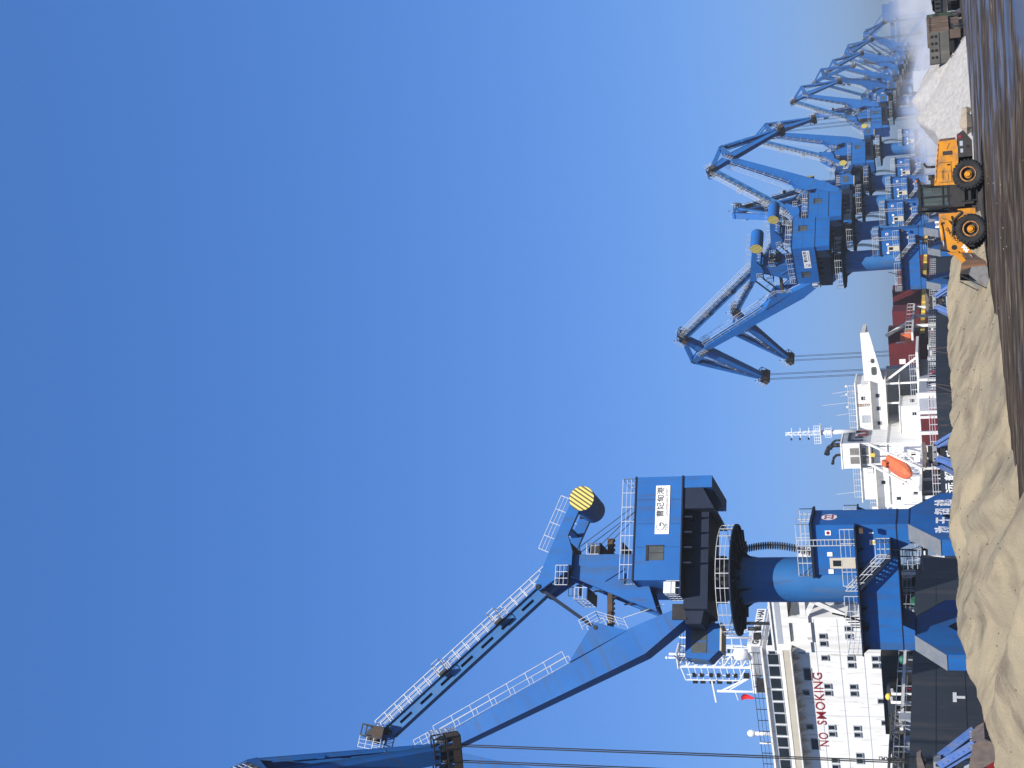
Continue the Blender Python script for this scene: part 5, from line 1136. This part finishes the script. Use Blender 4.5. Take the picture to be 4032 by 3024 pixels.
truck((24.9, 113.5, -.02), R(90 - 24), 'brown tipper truck with ribbed sides and grey tailgate beside the gravel heap', BRTRUCK, None, 7, GREEN, 1.5)
truck((30.9, 124.5, -.05), R(90 - 60), 'truck with green tarpaulin load standing just ahead of the brown tipper', GRTRUCK, GREEN, 6, WHITE2, 1.0, True)
truck((38.5, 133.0, -.05), R(90 - 100), 'far truck with dusty ribbed grey body at the right edge', GRTRUCK, STEELD, 12, STEELD, 1.1)
m = MB().m(CONC).prism([(-.32, 0), (.32, 0), (.12, .35), (.09, .85), (-.09, .85), (-.12, .35)], -1.1, 1.1); m.m(SIGNW)
for k in range(3): m.bar((-.23, -.9 + k * .65, .2), (-.12, -.5 + k * .65, .75), .14, .03, up=(1, 0, 0))
jb = part('jersey_barrier', m, None, T_((20.2, 107.5, 0)) @ RZ(R(70))); jb['label'] = 'short sand-coloured concrete barrier with white chevrons behind the wheel loader'; jb['category'] = 'barrier'
m = MB().m(CONC).prism([(-.5, 0), (.5, 0), (.25, .5), (-.25, .5)], -.4, .4); m.m(BRTRUCK).tube((0, 0, .5), (0, 0, 1.25), .09, 10)
o = part('bollard_post', m, None, T_((21.9, 109.2, 0))); o['label'] = 'short brown post on a concrete foot in front of the gravel heap'; o['category'] = 'post'
for i, (x, y, r_) in enumerate(((17.0, 99.5, .5), (16.0, 97.2, .62))):
    m = MB().m(CONC); m.sphere((0, 0, r_ * .55), r_, 9, (1.3, 1, .7))
    m.v = [(a * (1 + .25 * noise.noise(Vector((a * 2, b * 2, c * 2 + i)))), b, c * (1 + .2 * noise.noise(Vector((a, c * 3, i))))) for a, b, c in m.v]
    m.sm = [False] * len(m.sm); o = part('boulder', m, None, T_((x, y, 0))); o['label'] = ('smaller' if i == 0 else 'larger') + ' of two grey rocks behind the loader at the gravel heap foot'; o['category'] = 'rock'
m = MB().m(SIGNW).box(-9, 9, -.05, .05, .30, .36); m.m(CONC).box(-9, 9, -.12, .12, 0, .30)
o = part('kerb_wall', m, None, T_((24.2, 112.6, 0)) @ RZ(R(58))); o['label'] = 'low kerb wall with white top edge along the foot of the gravel heap'; o['category'] = 'kerb wall'

# silver tank behind the gravel heap
m = MB().m(GRTRUCK).box(-1.2, 1.2, -1.0, 1.0, 2.2, 4.9); m.m(GREYP).box(-1.25, 1.25, -1.2, -1.0, 2.1, 5.0); m.box(-1.25, 1.25, 1.0, 1.2, 2.1, 5.0); m.box(-1.25, 1.25, -1.0, 1.0, 4.9, 5.0); m.m(STEELD)
for x in (-1, 1):
    for y in (-1, 1): m.bar((x, y, 0), (x, y, 2.3), .15)
o = part('storage_tank', m, None, T_((33.2, 170, 0)) @ RZ(R(8))); o['label'] = 'pale grey box-shaped hopper tank on legs showing behind the peak of the gravel heap'; o['category'] = 'tank'

# ------------------------------------------------------------------ ship-to-shore cranes far off
STSM = mat('pale_blue_steel', (0.05, 0.16, 0.42), (0.05, 0.17, 0.44), .5, 1)
def sts(pos, label):
    t = thing('container_crane', label, 'crane', pos, QRZ, 'container cranes at the far end of the quay')
    for x in (-9, 9):
        for y in (-15, 15):
            m = MB().m(STSM).box(x - 1, x + 1, y - .8, y + .8, 0, 46); part('leg', m, t)
    m = MB().m(STSM)
    for x in (-9, 9):
        m.box(x - .8, x + .8, -14.2, 14.2, 12, 14); m.bar((x, -14, 14), (x, 14, 40), 1.2)
    m.box(-9, 9, -15.8, -14.2, 44, 46); m.box(-9, 9, 14.2, 15.8, 44, 46); part('portal_frame', m, t)
    m = MB().m(STSM)
    for x in (-4, 4): m.box(x - .8, x + .8, -32, 50, 38, 41)
    part('boom', m, t)
    m = MB().m(STSM)
    for x in (-4, 4): m.bar((x, 15, 46), (x, 4, 68), 1.2); m.bar((x, -15, 46), (x, 4, 68), 1.2); m.bar((x, 4, 68), (x, 46, 41), .7); m.bar((x, 4, 68), (x, -30, 41), .7)
    part('apex_frame', m, t)
    m = MB().m(STSM).box(-5, 5, -30, -16, 41.2, 47); part('machinery_house', m, t)
sts(tuple(QP(1150, -4)), 'hazy blue container crane, tall frame nearest the right edge of the picture')
sts(tuple(QP(1330, -4)), 'fainter container crane standing behind the first tall one')

# ------------------------------------------------------------------ dust cloud and haze
def volume_mat(name, dens, color, noisy=False, loc=(0, 0, 0), size=(1, 1, 1)):
    m = bpy.data.materials.new(name); m.use_nodes = True; N = m.node_tree.nodes; Lk = m.node_tree.links; N.remove(N['Principled BSDF'])
    v = N.new('ShaderNodeVolumePrincipled'); v.inputs['Color'].default_value = (*color, 1); v.inputs['Density'].default_value = dens; v.inputs['Anisotropy'].default_value = 0.0
    Lk.new(v.outputs[0], N['Material Output'].inputs['Volume'])
    if noisy:
        tc = N.new('ShaderNodeTexCoord'); n_ = N.new('ShaderNodeTexNoise'); n_.inputs['Scale'].default_value = .16; n_.inputs['Detail'].default_value = 5; Lk.new(tc.outputs['Object'], n_.inputs['Vector'])
        mr = N.new('ShaderNodeMapRange'); mr.inputs[1].default_value = .42; mr.inputs[2].default_value = .62; Lk.new(n_.outputs['Fac'], mr.inputs[0])
        mp = N.new('ShaderNodeMapping'); mp.inputs['Scale'].default_value = tuple(1 / s_ for s_ in size); Lk.new(tc.outputs['Object'], mp.inputs[0])
        ln = N.new('ShaderNodeVectorMath'); ln.operation = 'LENGTH'; Lk.new(mp.outputs[0], ln.inputs[0])
        fa = N.new('ShaderNodeMapRange'); fa.inputs[1].default_value = 1.0; fa.inputs[2].default_value = .35; Lk.new(ln.outputs['Value'], fa.inputs[0])
        a = N.new('ShaderNodeMath'); a.operation = 'MULTIPLY'; Lk.new(mr.outputs[0], a.inputs[0]); Lk.new(fa.outputs[0], a.inputs[1])
        b = N.new('ShaderNodeMath'); b.operation = 'MULTIPLY'; b.inputs[1].default_value = dens; Lk.new(a.outputs[0], b.inputs[0]); Lk.new(b.outputs[0], v.inputs['Density'])
    return m
for (c, sz, dn, lab) in (((39, 153, 2.8), (20, 8, 5.0), .32, 'large white dust cloud drifting behind the gravel heap and trucks'), ((16.5, 110, 3.0), (5.5, 4, 2.2), .26, 'thin white dust rising behind the wheel loader cab')):
    m = MB().m(volume_mat('dust', dn, (.93, .94, .97), True, c, sz)).box(-sz[0], sz[0], -sz[1], sz[1], -min(sz[2], c[2] - .05), sz[2])
    o = part('dust_cloud', m, None, T_(c)); o['kind'] = 'stuff'; o['label'] = lab; o['category'] = 'dust'
m = MB().m(volume_mat('haze_air', 0.00046, (.23, .26, .28))).box(-260, 900, -30, 2600, -5, 73)
o = part('haze', m, None); o['kind'] = 'stuff'
